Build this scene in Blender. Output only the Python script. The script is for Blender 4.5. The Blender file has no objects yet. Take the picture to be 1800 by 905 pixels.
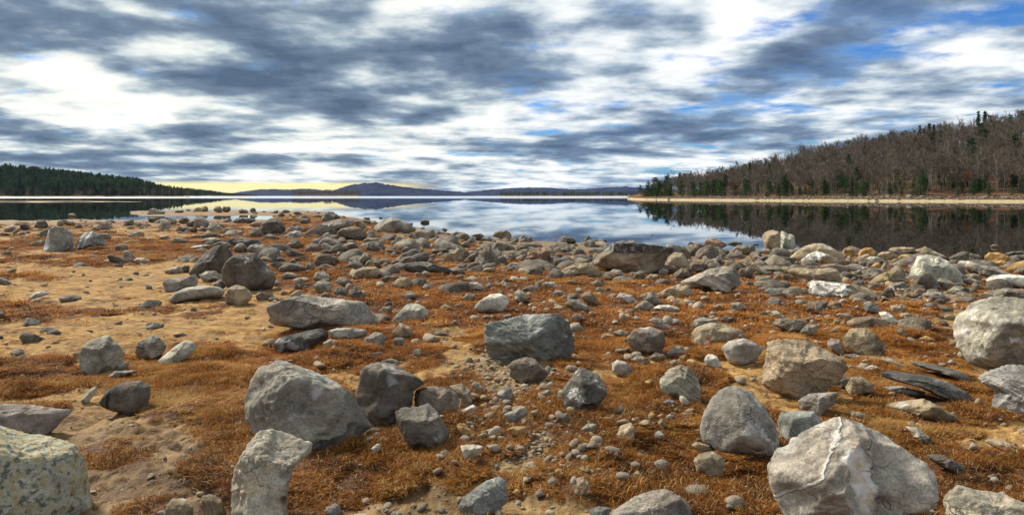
import bpy, math, random
import numpy as np
from mathutils import Vector, Matrix
R = math.radians
rng = np.random.default_rng(7)
scene = bpy.context.scene
C = scene.collection

# ------------------------------------------------------------------ camera
F = 1285.0          # focal length in photo pixels (photo 1800 x 905)
HOR = 344.0         # horizon row of the photo
CZ = 1.6            # eye height above the near flat
WL = -0.30          # water level
cam_d = bpy.data.cameras.new('camera'); cam = bpy.data.objects.new('camera', cam_d); C.objects.link(cam)
cam.location = (0, 0, CZ); cam.rotation_euler = (R(90), 0, 0)
cam_d.sensor_width = 36.0; cam_d.lens = 36.0 * F / 1800.0
cam_d.shift_y = -(452.5 - HOR) / 1800.0
cam_d.clip_start = 0.05; cam_d.clip_end = 60000
scene.camera = cam
scene.render.resolution_x = 1024; scene.render.resolution_y = 514

# ------------------------------------------------------------------ light
SUN_AZ, SUN_EL = -52.0, 42.0       # degrees from the viewing direction (negative = left), elevation
scene.view_settings.view_transform = 'Standard'; scene.view_settings.look = 'None'
scene.view_settings.gamma = 1.0; scene.view_settings.use_curve_mapping = False
scene.view_settings.exposure = 0.27
sun_d = bpy.data.lights.new('sun', 'SUN'); sun = bpy.data.objects.new('sun', sun_d); C.objects.link(sun)
sun_d.energy = 5.0; sun_d.angle = R(10); sun_d.color = (1.0, 0.93, 0.82)
sd = Vector((math.sin(R(SUN_AZ)) * math.cos(R(SUN_EL)), math.cos(R(SUN_AZ)) * math.cos(R(SUN_EL)), math.sin(R(SUN_EL))))
sun.rotation_euler = sd.to_track_quat('Z', 'Y').to_euler()
sun.location = sd * 50

class NT:
    """small helper for node trees"""
    def __init__(s, tree): s.t = tree; s.n = tree.nodes; s.l = tree.links
    def new(s, typ, ins=None, **props):
        nd = s.n.new(typ)
        for k, v in props.items(): setattr(nd, k, v)
        for k, v in (ins or {}).items():
            sock = nd.inputs[k]
            if isinstance(v, bpy.types.NodeSocket): s.l.new(v, sock)
            elif isinstance(v, bpy.types.Node): s.l.new(v.outputs[0], sock)
            else: sock.default_value = v
        return nd
    def math(s, op, a, b=0.0, c=None, clamp=False):
        i = {0: a, 1: b}
        if c is not None: i[2] = c
        return s.new('ShaderNodeMath', i, operation=op, use_clamp=clamp).outputs[0]
    def vmath(s, op, a, b=(0, 0, 0), c=None):
        i = {0: a, 1: b}
        if c is not None: i[2] = c
        nd = s.new('ShaderNodeVectorMath', i, operation=op)
        return nd.outputs[1] if op in ('LENGTH', 'DOT_PRODUCT', 'DISTANCE') else nd.outputs[0]
    def ramp(s, fac, stops, interp='LINEAR'):
        nd = s.new('ShaderNodeValToRGB', {0: fac}); cr = nd.color_ramp; cr.interpolation = interp
        while len(cr.elements) < len(stops): cr.elements.new(0.5)
        for e, (p, c) in zip(cr.elements, stops):
            e.position = p; e.color = (c, c, c, 1) if isinstance(c, (int, float)) else (*c, 1)
        return nd.outputs[0]
    def mix(s, f, a, b, mode='MIX'):
        nd = s.new('ShaderNodeMix', data_type='RGBA', blend_type=mode, clamp_factor=True)
        for k, v in ((0, f), (6, a), (7, b)):
            if isinstance(v, bpy.types.NodeSocket): s.l.new(v, nd.inputs[k])
            elif isinstance(v, tuple): nd.inputs[k].default_value = (*v, 1) if len(v) == 3 else v
            else: nd.inputs[k].default_value = v
        return nd.outputs[2]
    def mapr(s, v, a, b, c=0.0, d=1.0, smooth=True):
        nd = s.new('ShaderNodeMapRange', {0: v, 1: a, 2: b, 3: c, 4: d}, interpolation_type='SMOOTHSTEP' if smooth else 'LINEAR', clamp=True)
        return nd.outputs[0]
    def noise(s, vec, scale, detail=4, rough=0.55, dist=0.0):
        return s.new('ShaderNodeTexNoise', {'Vector': vec, 'Scale': scale, 'Detail': detail, 'Roughness': rough, 'Distortion': dist}).outputs[0]

# world: blue sky behind a broken layer of cloud
world = bpy.data.worlds.new('World'); scene.world = world; world.use_nodes = True
W = NT(world.node_tree); W.n.clear()
SKY_STRENGTH = 0.10
sky = W.new('ShaderNodeTexSky', sky_type='NISHITA', sun_disc=False)
sky.sun_elevation = R(SUN_EL); sky.sun_rotation = R(SUN_AZ); sky.air_density = 1.0; sky.dust_density = 0.6; sky.ozone_density = 3.0
tc = W.new('ShaderNodeTexCoord')
dirv = W.vmath('NORMALIZE', tc.outputs['Generated'])
sx = W.new('ShaderNodeSeparateXYZ', {0: dirv})
Zc = W.math('MAXIMUM', sx.outputs[2], 0.0)
SOFT = 0.12
den = W.math('DIVIDE', 1.0, W.math('ADD', Zc, SOFT))
plane = W.new('ShaderNodeCombineXYZ', {0: W.math('MULTIPLY', sx.outputs[0], den), 1: W.math('MULTIPLY', sx.outputs[1], den), 2: 0.0}).outputs[0]
# warp the layer, then fractal cloud thickness
wv = W.new('ShaderNodeTexNoise', {'Vector': plane, 'Scale': 0.5, 'Detail': 1.0, 'Roughness': 0.5})
warp = W.vmath('MULTIPLY', W.vmath('SUBTRACT', wv.outputs[1], (0.5, 0.5, 0.5)), (0.35, 0.3, 0.0))
cp = W.vmath('ADD', plane, warp)
cps = W.vmath('MULTIPLY', cp, (0.80, 0.85, 1.0))
n1 = W.noise(W.vmath('ADD', cps, (3.1, 7.7, 0.0)), 1.05, 2, 0.45)
n2 = W.noise(W.vmath('ADD', W.vmath('MULTIPLY', cp, (0.9, 0.9, 1.0)), (11.0, 2.0, 5.0)), 3.2, 4, 0.5)
n3 = W.noise(W.vmath('ADD', W.vmath('MULTIPLY', cp, (0.9, 0.8, 1.0)), (4.0, 9.0, 2.0)), 7.5, 4, 0.55)
t = W.math('ADD', W.math('MULTIPLY', W.math('SUBTRACT', n1, 0.5), 1.25), 0.465)
t = W.math('ADD', t, W.math('MULTIPLY', W.math('SUBTRACT', n2, 0.5), 1.5))
t = W.math('ADD', t, W.math('MULTIPLY', W.math('SUBTRACT', n3, 0.5), 0.44))
def blob(px, py, rx, ry, w):
    z = (HOR - py) / F; l = math.sqrt(1 + ((px - 900) / F) ** 2 + z * z)
    zz = z / l; k = 1 / (zz + SOFT); cx = (px - 900) / F / l * k; cy = 1 / l * k
    ax = rx / F * k; ay = max((ry / F) * k * k, 0.08)
    q = W.vmath('MULTIPLY', W.vmath('SUBTRACT', cp, (cx, cy, 0)), (1 / ax, 1 / ay, 0))
    return W.mapr(W.vmath('LENGTH', q), 1.45, 0.0, 0.0, w)
# masses of thick cloud (+) and thin bright places (-) of the layer: photo column, row, half width, half height, weight
for c in [
 (190, 60, 380, 80, .42), (480, 140, 200, 60, .32), (800, 105, 170, 85, .38), (640, 195, 150, 24, .25), (1370, 125, 120, 55, .35),
 (1260, 225, 190, 32, .36), (1640, 160, 260, 34, .34), (40, 228, 90, 24, .32), (290, 240, 200, 16, .26), (110, 272, 240, 16, .30),
 (350, 292, 240, 12, .28), (1080, 262, 180, 14, .26), (1150, 165, 120, 30, .16), (1560, 30, 110, 50, .22),
 (265, 93, 115, 28, -.60), (120, 138, 80, 32, -.48), (135, 195, 140, 42, -.55), (700, 6, 130, 22, -.36), (1090, 60, 160, 80, -.16),
 (1335, 45, 90, 55, -.38), (1680, 108, 170, 34, -.38), (1250, 95, 80, 50, -.26), (720, 232, 260, 24, -.28), (520, 262, 140, 14, -.26), (640, 305, 220, 10, -.22), (1180, 300, 120, 10, -.30)]:
    t = W.math('ADD', t, blob(*c))
cloud = W.ramp(t, [(0.0, (0.95, 0.95, 0.95)), (0.28, (0.78, 0.81, 0.82)), (0.42, (0.55, 0.62, 0.68)), (0.56, (0.30, 0.38, 0.475)), (0.72, (0.155, 0.222, 0.325)), (1.0, (0.082, 0.128, 0.21))])
# openings to the blue
ob = W.math('ADD', W.math('MULTIPLY', W.math('SUBTRACT', W.noise(W.vmath('ADD', cps, (20.0, 1.0, 4.0)), 3.0, 5, 0.58), 0.5), 2.0), W.mapr(sx.outputs[0], -.25, .5, -.04, .12))
for c in [(925, 140, 80, 55, .32), (1745, 22, 90, 40, .34), (962, 231, 60, 10, .50), (870, 271, 80, 9, .42), (1300, 192, 110, 16, .45), (1520, 75, 80, 34, .40), (520, 6, 60, 22, .40), (1190, 245, 70, 9, .35), (1400, 140, 70, 40, .28), (1180, 300, 110, 8, .40)]:
    ob = W.math('ADD', ob, blob(*c))
cover = W.math('SUBTRACT', 1.0, W.math('MULTIPLY', W.mapr(ob, 0.10, 0.52), W.mapr(t, 0.80, 0.45, .25, 1.0)))
# low gap under the cloud deck, sun-tinted, in the direction of the hidden sun
glow = W.mapr(W.vmath('DOT_PRODUCT', dirv, (math.sin(R(-21)), math.cos(R(-21)), 0.02)), 0.962, 0.986)
gap = W.math('MULTIPLY', W.mapr(Zc, 0.0205, 0.0135), glow)
cloud = W.mix(gap, cloud, (1.0, 0.83, 0.38))
cream = W.mapr(W.vmath('DOT_PRODUCT', dirv, (math.sin(R(-24)), math.cos(R(-24)), 0.09)), 0.86, 1.0, 0.0, 0.55)
cloud = W.mix(cream, cloud, W.mix(1.0, cloud, (1.05, 1.02, 0.90), 'MULTIPLY'))
cover = W.math('MAXIMUM', cover, gap)
blue = W.mix(1.0, sky.outputs[0], (0.30, 0.62, 1.05), 'MULTIPLY')
skycol = W.mix(cover, blue, W.vmath('SCALE', cloud, (0, 0, 0)))
for nd in W.n:
    if nd.type == 'VECT_MATH' and nd.operation == 'SCALE': nd.inputs['Scale'].default_value = 1.0 / SKY_STRENGTH
bg = W.new('ShaderNodeBackground', {'Color': skycol, 'Strength': SKY_STRENGTH})
W.new('ShaderNodeOutputWorld', {'Surface': bg})
scene.cycles.max_bounces = 5; scene.cycles.diffuse_bounces = 3; scene.cycles.glossy_bounces = 3; scene.cycles.transparent_max_bounces = 6; scene.cycles.volume_bounces = 0
scene.cycles.caustics_reflective = False; scene.cycles.caustics_refractive = False
world.cycles.sampling_method = 'MANUAL'; world.cycles.sample_map_resolution = 512

# ------------------------------------------------------------------ numpy noise
def _hash(ix, iy, iz):
    h = (ix.astype(np.int64) * 374761393 + iy.astype(np.int64) * 668265263 + iz.astype(np.int64) * 2147483647 + 1013904223) & 0xFFFFFFFF
    h = ((h ^ (h >> 13)) * 1274126177) & 0xFFFFFFFF
    h = ((h ^ (h >> 16)) * 2246822519) & 0xFFFFFFFF
    return ((h ^ (h >> 15)) & 0xFFFFFF) / float(0xFFFFFF)
def vnoise(p):
    i = np.floor(p).astype(np.int64); f = p - i; f = f * f * f * (f * (f * 6 - 15) + 10)
    out = 0
    for dx in (0, 1):
        wx = f[:, 0] if dx else 1 - f[:, 0]
        for dy in (0, 1):
            wy = f[:, 1] if dy else 1 - f[:, 1]
            for dz in (0, 1):
                wz = f[:, 2] if dz else 1 - f[:, 2]
                out = out + wx * wy * wz * _hash(i[:, 0] + dx, i[:, 1] + dy, i[:, 2] + dz)
    return out * 2 - 1
def fbm(p, octaves=4, gain=0.5):
    a, s, out = 1.0, 1.0, 0
    for o in range(octaves):
        out = out + a * vnoise(p * s + 17.3 * o); a *= gain; s *= 2.03
    return out
def fbm2(x, y, sc, octaves=4, seed=0.0, gain=0.5):
    return fbm(np.stack([np.ravel(x) * sc + seed, np.ravel(y) * sc + seed * 1.7, np.full(np.size(x), seed)], 1), octaves, gain).reshape(np.shape(x))
def sstep(a, b, v):
    u = np.clip((v - a) / (b - a), 0, 1); return u * u * (3 - 2 * u)

# ------------------------------------------------------------------ object helpers
def mesh_from(name, verts, faces, mats=(), smooth=False, midx=None):
    me = bpy.data.meshes.new(name)
    verts = np.asarray(verts, dtype=np.float32); faces = np.asarray(faces, dtype=np.int32)
    k = faces.shape[1]; nf = len(faces)
    me.vertices.add(len(verts)); me.vertices.foreach_set('co', verts.ravel())
    me.loops.add(nf * k); me.loops.foreach_set('vertex_index', faces.ravel())
    me.polygons.add(nf); me.polygons.foreach_set('loop_start', np.arange(0, nf * k, k, dtype=np.int32))
    try: me.polygons.foreach_set('loop_total', np.full(nf, k, dtype=np.int32))
    except Exception: pass
    if midx is not None: me.polygons.foreach_set('material_index', np.asarray(midx, dtype=np.int32))
    me.polygons.foreach_set('use_smooth', np.full(nf, smooth))
    for m in mats: me.materials.append(m)
    me.update(calc_edges=True); me.validate()
    return me
def link(name, me, loc=(0, 0, 0), parent=None):
    o = bpy.data.objects.new(name, me); C.objects.link(o); o.location = loc
    if parent is not None: o.parent = parent
    return o
def tag(o, label=None, cat=None, group=None, kind=None):
    if label: o['label'] = label
    if cat: o['category'] = cat
    if group: o['group'] = group
    if kind: o['kind'] = kind
    return o
def set_attr(me, name, vals):
    a = me.attributes.new(name, 'FLOAT', 'POINT'); a.data.foreach_set('value', np.asarray(vals, dtype=np.float32).ravel())
def grid_faces(nr, nc):
    i = np.arange(nr * nc).reshape(nr, nc)
    return np.stack([i[:-1, :-1], i[:-1, 1:], i[1:, 1:], i[1:, :-1]], -1).reshape(-1, 4)
def new_mat(name):
    m = bpy.data.materials.new(name); m.use_nodes = True; k = NT(m.node_tree); k.n.clear()
    return m, k
def finish(k, col, rough=0.9, spec=0.25, bump=None, bstr=0.4, bdist=0.02, normal=None):
    ins = {'Base Color': col, 'Roughness': rough, 'Specular IOR Level': spec}
    if bump is not None:
        ins['Normal'] = k.new('ShaderNodeBump', {'Height': bump, 'Strength': bstr, 'Distance': bdist})
    b = k.new('ShaderNodeBsdfPrincipled', ins)
    k.new('ShaderNodeOutputMaterial', {'Surface': b})
def scatter(name, pts, scl, rot, pid, protos):
    """one stuff object: real meshes set on the given points"""
    me = bpy.data.meshes.new(name); me.vertices.add(len(pts)); me.vertices.foreach_set('co', np.asarray(pts, dtype=np.float32).ravel())
    a = me.attributes.new('scl', 'FLOAT_VECTOR', 'POINT'); a.data.foreach_set('vector', np.asarray(scl, dtype=np.float32).ravel())
    a = me.attributes.new('rot', 'FLOAT_VECTOR', 'POINT'); a.data.foreach_set('vector', np.asarray(rot, dtype=np.float32).ravel())
    a = me.attributes.new('pid', 'INT', 'POINT'); a.data.foreach_set('value', np.asarray(pid, dtype=np.int32).ravel())
    o = link(name, me); tag(o, kind='stuff')
    g = bpy.data.node_groups.new(name, 'GeometryNodeTree')
    g.interface.new_socket('Geometry', in_out='INPUT', socket_type='NodeSocketGeometry')
    g.interface.new_socket('Geometry', in_out='OUTPUT', socket_type='NodeSocketGeometry')
    k = NT(g); gi = k.new('NodeGroupInput'); go = k.new('NodeGroupOutput'); jn = k.new('GeometryNodeJoinGeometry')
    for pr in protos:
        oi = k.new('GeometryNodeObjectInfo', {'As Instance': True}); oi.inputs['Object'].default_value = pr
        k.l.new(oi.outputs['Geometry'], jn.inputs[0])
    def at(nm, ty):
        nd = k.new('GeometryNodeInputNamedAttribute', data_type=ty); nd.inputs['Name'].default_value = nm; return nd.outputs['Attribute']
    ip = k.new('GeometryNodeInstanceOnPoints', {'Points': gi.outputs[0], 'Instance': jn.outputs[0], 'Pick Instance': True})
    k.l.new(at('pid', 'INT'), ip.inputs['Instance Index']); k.l.new(at('rot', 'FLOAT_VECTOR'), ip.inputs['Rotation']); k.l.new(at('scl', 'FLOAT_VECTOR'), ip.inputs['Scale'])
    k.l.new(ip.outputs[0], go.inputs[0])
    md = o.modifiers.new('scatter', 'NODES'); md.node_group = g
    return o
def proto(name, me): return bpy.data.objects.new(name, me)     # source mesh for scatter(), never linked to the scene
# ------------------------------------------------------------------ terrain functions
SHORE = np.array([(-700, 392), (0, 388), (100, 387.5), (200, 387), (470, 386), (500, 375), (560, 373), (600, 379), (640, 387), (700, 394), (740, 402), (800, 411), (870, 418),
                  (930, 425), (980, 428), (1050, 431), (1100, 435), (1200, 438), (1270, 439), (1310, 443), (1345, 444), (1400, 444), (1500, 449), (1600, 452), (1700, 459), (1800, 464), (2500, 480)], float)
def to_px(x, y):
    az = np.clip(np.arctan2(x, y), -R(62), R(62))
    r = np.hypot(x, y)
    return 900 + F * np.tan(az), np.where(np.abs(np.arctan2(x, y)) > R(62), r, r * np.cos(az)), np.abs(np.arctan2(x, y))
def base_z(x, y):
    px, d, aa = to_px(x, y)
    d = np.maximum(d, 0.3)
    S = np.interp(px, SHORE[:, 0], SHORE[:, 1]); Ds = (CZ - WL) * F / (S - HOR)
    wob = 1 + 0.035 * fbm2(x, y, 0.35, 3, 5.0)
    dd = d * wob
    z = WL + 0.30 * sstep(1.0, 0.30, dd / Ds) - 1.6 * sstep(1.0, 2.2, dd / Ds) - 0.10 * sstep(1.0, 1.06, dd / Ds) + 0.03 * sstep(1.02, .98, dd / Ds)
    s = HOR + (CZ - WL) * F / dd
    spit = sstep(370.2, 372.5, s) * sstep(380.2, 377.6, s) * sstep(195, 260, px) * sstep(640, 520, px)
    z = np.maximum(z, WL - 0.10 + 0.19 * spit - 1.5 * (1 - sstep(0.0, 0.02, spit)))
    land = sstep(R(50), R(60), aa)
    return z * (1 - land) + land * np.maximum(z, 0.0)
def ground_mask(x, y):
    """grass and gravel cover 0..1 at world points"""
    px, d, aa = to_px(x, y); d = np.maximum(d, 0.3)
    py = HOR + (CZ - base_z(x, y)) * F / d
    n = fbm2(x, y, 0.9, 5, 3.0) * 0.5; nf = fbm2(x, y, 4.0, 4, 9.0) * 0.5
    g = 0.62 + 0 * px
    left = sstep(520, 430, px) * sstep(700, 590, py)
    g = g - 0.38 * left
    shore = sstep(475, 435, py) * sstep(640, 860, px)
    g = g - 0.55 * shore
    gr = 0.25 + 0.6 * shore + 0 * px
    for (cx, cy, rx, ry, w) in GRASS:
        q = ((px - cx) / rx) ** 2 + ((py - cy) / ry) ** 2
        g = g + w * np.exp(-q * 0.9)
    for (cx, cy, rx, ry, w) in GRAVEL:
        q = ((px - cx) / rx) ** 2 + ((py - cy) / ry) ** 2
        e = np.exp(-q * 0.9); gr = gr + w * e; g = g - 0.75 * w * e
    g = sstep(0.24, 0.78, g + 0.80 * n + 0.75 * nf)
    edge = sstep(0.97, 0.90, d / ((CZ - WL) * F / (np.interp(px, SHORE[:, 0], SHORE[:, 1]) - HOR)))
    g = g * edge
    gr = np.clip(gr + 0.5 * nf + 0.4 * n, 0, 1)
    return g, gr
GRASS = [(240, 430, 330, 9, .75), (60, 412, 120, 10, .3), (137, 462, 70, 8, .55), (275, 443, 170, 8, .6), (40, 458, 60, 7, .45), (90, 497, 85, 9, .6), (240, 515, 62, 15, .75), (75, 556, 95, 16, .7),
         (12, 522, 38, 13, .6), (375, 552, 85, 14, .6), (190, 545, 60, 9, .35), (76, 660, 95, 34, .7), (345, 675, 105, 66, .95), (235, 640, 60, 20, .5), (250, 808, 110, 30, .55), (400, 830, 34, 55, .5), (40, 610, 70, 20, -.4),
         (540, 850, 120, 60, .7), (686, 815, 110, 42, .7), (755, 892, 95, 24, -1.1), (950, 892, 75, 20, -1.0), (160, 740, 110, 40, -.5), (330, 790, 80, 40, -.45), (230, 870, 120, 26, -.3),
         (210, 500, 150, 14, -.6), (330, 480, 140, 12, -.5), (120, 525, 140, 16, -.5), (190, 600, 190, 30, -.55), (420, 570, 80, 20, -.45), (440, 600, 60, 16, -.4), (790, 590, 42, 14, -.9), (1335, 690, 50, 28, -1.1),
         (1725, 620, 45, 55, -.9), (1755, 775, 60, 24, -.9), (1700, 560, 60, 22, -.5), (1100, 500, 420, 20, .55), (820, 530, 160, 34, .5), (1250, 560, 300, 28, .4), (1100, 700, 190, 60, .6), (1180, 830, 190, 60, .7), (1050, 780, 70, 50, .6),
         (1620, 700, 150, 90, .6), (1700, 850, 130, 60, .6), (620, 470, 240, 40, .45), (520, 400, 200, 16, .2), (1500, 540, 180, 16, .5), (640, 620, 190, 26, .5), (860, 610, 60, 30, .3)]
GRAVEL = [(910, 690, 75, 55, .62), (945, 795, 105, 45, .85), (880, 745, 60, 40, .5), (610, 785, 60, 22, .8), (840, 640, 70, 26, .5), (900, 660, 60, 40, .5), (1060, 650, 70, 22, .4), (1160, 745, 60, 24, .55), (780, 500, 90, 12, .35), (880, 488, 200, 14, .4),
          (1200, 535, 110, 12, .35), (1560, 500, 120, 14, .5), (1640, 520, 90, 14, .6), (1620, 560, 80, 16, .4), (1580, 880, 80, 24, .7), (1010, 830, 60, 30, .6), (1720, 800, 60, 24, .25)]
def micro_z(x, y, g, gr):
    r = np.hypot(x, y)
    fade = 1 / (1 + (r / 40) ** 2)
    z = 0.030 * fbm2(x, y, 0.7, 3, 1.0)
    z = z + g * (0.032 + 0.046 * fbm2(x, y, 2.4, 3, 2.0)) + (1 - g) * (0.020 * fbm2(x, y, 3.2, 4, 4.0) - 0.010 + 0.022 * np.abs(fbm2(x, y, 5.0, 4, 6.0)))
    z = z + (1 - g) * sstep(7.5, 5.5, r) * 0.035 * np.abs(fbm2(x, y, 8.0, 4, 13.0))
    return z * (0.35 + 0.65 * fade)
def full_z(x, y):
    g, gr = ground_mask(x, y); return base_z(x, y) + micro_z(x, y, g, gr)
def gp(px, py):
    """photo pixel -> point on the near ground (or water surface)"""
    d = (CZ + 0.1) * F / (py - HOR); z = 0.0
    for _ in range(9):
        x = (px - 900) / F * d
        z = max(float(base_z(np.array([x]), np.array([d]))[0]), WL - 0.03)
        d = 0.3 * d + 0.7 * (CZ - z) * F / (py - HOR)
    for _ in range(2):
        x = (px - 900) / F * d
        z = max(float(full_z(np.array([x]), np.array([d]))[0]), WL - 0.03)
        d = 0.3 * d + 0.7 * (CZ - z) * F / (py - HOR)
    return (px - 900) / F * d, d, z

# ------------------------------------------------------------------ ground material + mesh
m_ground, k = new_mat('shore_ground')
pos = k.new('ShaderNodeNewGeometry').outputs['Position']
def attr(k, nm): return k.new('ShaderNodeAttribute', attribute_name=nm).outputs['Fac']
ag, agr, aw = attr(k, 'grass'), attr(k, 'gravel'), attr(k, 'wet')
nA = k.noise(pos, 0.8, 5, 0.6); nB = k.noise(pos, 9.0, 6, 0.65); nC = k.noise(pos, 90.0, 3, 0.6); nD = k.noise(k.vmath('MULTIPLY', pos, (1, 3.0, 1)), 2.2, 6, 0.65)
sand = k.ramp(nD, [(0.30, (0.12, 0.062, 0.020)), (0.42, (0.32, 0.175, 0.055)), (0.56, (0.46, 0.275, 0.090)), (0.70, (0.58, 0.375, 0.145)), (0.82, (0.70, 0.53, 0.29))])
sand = k.mix(k.mapr(nB, .38, .62, 0, .55), sand, k.mix(1.0, sand, (0.50, 0.43, 0.36), 'MULTIPLY'))
nE = k.noise(pos, 3.6, 6, 0.7)
sand = k.mix(k.mapr(nE, .50, .64, 0, .75), sand, k.mix(1.0, sand, (0.36, 0.27, 0.18), 'MULTIPLY'))
sand = k.mix(k.math('MULTIPLY', aw, 0.80), sand, k.mix(k.mapr(nE, .38, .58), (0.27, 0.17, 0.08), (0.085, 0.048, 0.021)))
soil = k.ramp(nB, [(0.3, (0.035, 0.016, 0.007)), (0.5, (0.11, 0.042, 0.012)), (0.7, (0.24, 0.10, 0.026))])
vor = k.new('ShaderNodeTexVoronoi', {'Vector': pos, 'Scale': 30.0, 'Randomness': 1.0})
peb = k.mix(0.55, k.ramp(vor.outputs['Distance'], [(0.0, (0.34, 0.26, 0.16)), (0.45, (0.24, 0.17, 0.09)), (0.75, (0.07, 0.045, 0.022))]), k.ramp(k.new('ShaderNodeSeparateXYZ', {0: vor.outputs['Color']}).outputs[0], [(0, (.10, .07, .04)), (.5, (.28, .20, .11)), (1, (.44, .34, .20))]))
gmask = k.math('ADD', ag, k.math('MULTIPLY', k.math('SUBTRACT', nB, 0.5), 0.55))
gmask = k.mapr(gmask, .32, .60)
col = k.mix(k.math('MULTIPLY', agr, 0.75), sand, peb)
col = k.mix(gmask, col, soil)
col = k.mix(k.mapr(attr(k, 'bed'), 0.0, 1.0), col, (0.055, 0.042, 0.024))
hgt = k.math('ADD', k.math('ADD', k.math('MULTIPLY', nB, 0.7), k.math('MULTIPLY', nE, 0.8)), k.math('ADD', k.math('MULTIPLY', nC, 0.25), k.math('MULTIPLY', k.math('MULTIPLY', vor.outputs['Distance'], agr), -0.5)))
finish(k, col, k.math('SUBTRACT', 0.95, k.math('MULTIPLY', aw, 0.25)), 0.2, hgt, 0.9, 0.045)

angf = np.arctan(np.linspace(-1150, 1150, 620) / F)
angb = np.concatenate([np.linspace(-math.pi, angf[0], 40)[:-1], angf, np.linspace(angf[-1], math.pi, 40)[1:]])
pyr = np.concatenate([np.linspace(1500, 905, 40)[:-1], np.linspace(905, 460, 250)[:-1], np.linspace(460, 362, 150)])
rad = np.concatenate([[0.25, 0.6, 1.0], (CZ + .15) * F / (pyr - HOR), [160, 220, 320, 520, 900, 2000]])
A_, R_ = np.meshgrid(angb, rad)
gx = np.sin(A_) * R_; gy = np.cos(A_) * R_
front = np.abs(A_) < R(60)
# rows follow the viewing depth in front so that they stay dense near the lens
sc_ = np.where(front, 1 / np.cos(np.clip(A_, -R(60), R(60))) ** 0.5, 1.0); gx *= sc_; gy *= sc_
g_, gr_ = ground_mask(gx, gy); bz_ = base_z(gx, gy); gz = bz_ + micro_z(gx, gy, g_, gr_) * (R_ < 150)
me = mesh_from('ground', np.stack([gx, gy, gz], -1).reshape(-1, 3), grid_faces(*gx.shape), [m_ground], True)
px_, d_, _a = to_px(gx, gy); py_ = HOR + (CZ - bz_) * F / np.maximum(d_, .3)
wet = np.clip(sstep(640, 800, py_) * sstep(1500, 500, px_) + sstep(WL + .16, WL + .03, gz), 0, 1)
set_attr(me, 'grass', g_); set_attr(me, 'gravel', gr_); set_attr(me, 'wet', wet); set_attr(me, 'bed', sstep(WL - 0.05, WL - 0.5, gz))
tag(link('ground', me), 'stony shore of ochre sand, gravel and dried rust-coloured turf', kind='structure')

# ------------------------------------------------------------------ lake
m_water, k = new_mat('lake_water')
pos = k.new('ShaderNodeNewGeometry').outputs['Position']
sp = k.new('ShaderNodeSeparateXYZ', {0: pos})
ruf = k.mapr(sp.outputs[1], 430, 620)
ruf = k.math('MULTIPLY', ruf, k.mapr(k.noise(k.vmath('MULTIPLY', pos, (0.0012, 0.006, 0)), 1.0, 3, 0.5), 0.25, 0.42))
wn = k.math('ADD', k.math('MULTIPLY', k.noise(k.vmath('MULTIPLY', pos, (0.25, 1.0, 1)), 0.5, 2, 0.5), 1.0), k.math('MULTIPLY', k.noise(k.vmath('MULTIPLY', pos, (0.5, 1.0, 1)), 2.2, 2, 0.5), 0.12))
bmp = k.new('ShaderNodeBump', {'Height': wn, 'Strength': 0.055, 'Distance': 0.02})
fr = k.new('ShaderNodeFresnel', {'IOR': 1.33, 'Normal': bmp})
gl = k.new('ShaderNodeBsdfGlossy', {'Color': (0.86, 0.92, 0.98, 1), 'Roughness': k.math('MULTIPLY', ruf, 0.30), 'Normal': bmp})
tr = k.new('ShaderNodeBsdfTransparent', {'Color': (0.50, 0.42, 0.28, 1)})
mx = k.new('ShaderNodeMixShader', {0: fr.outputs[0], 1: tr.outputs[0], 2: gl.outputs[0]})
k.new('ShaderNodeOutputMaterial', {'Surface': mx})
ys = np.concatenate([np.linspace(12, 120, 10), [200, 400, 800, 1600, 4000, 9000, 16000]])
wx, wy = np.meshgrid(np.linspace(-1, 1, 25), ys); wx = wx * (wy * 1.2 + 60)
me = mesh_from('lake', np.stack([wx, wy, np.full_like(wx, WL)], -1).reshape(-1, 3), grid_faces(*wx.shape), [m_water], True)
tag(link('lake', me), 'calm reservoir water mirroring clouds and the wooded shore', kind='structure')
ROCK_SEED = {}
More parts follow.
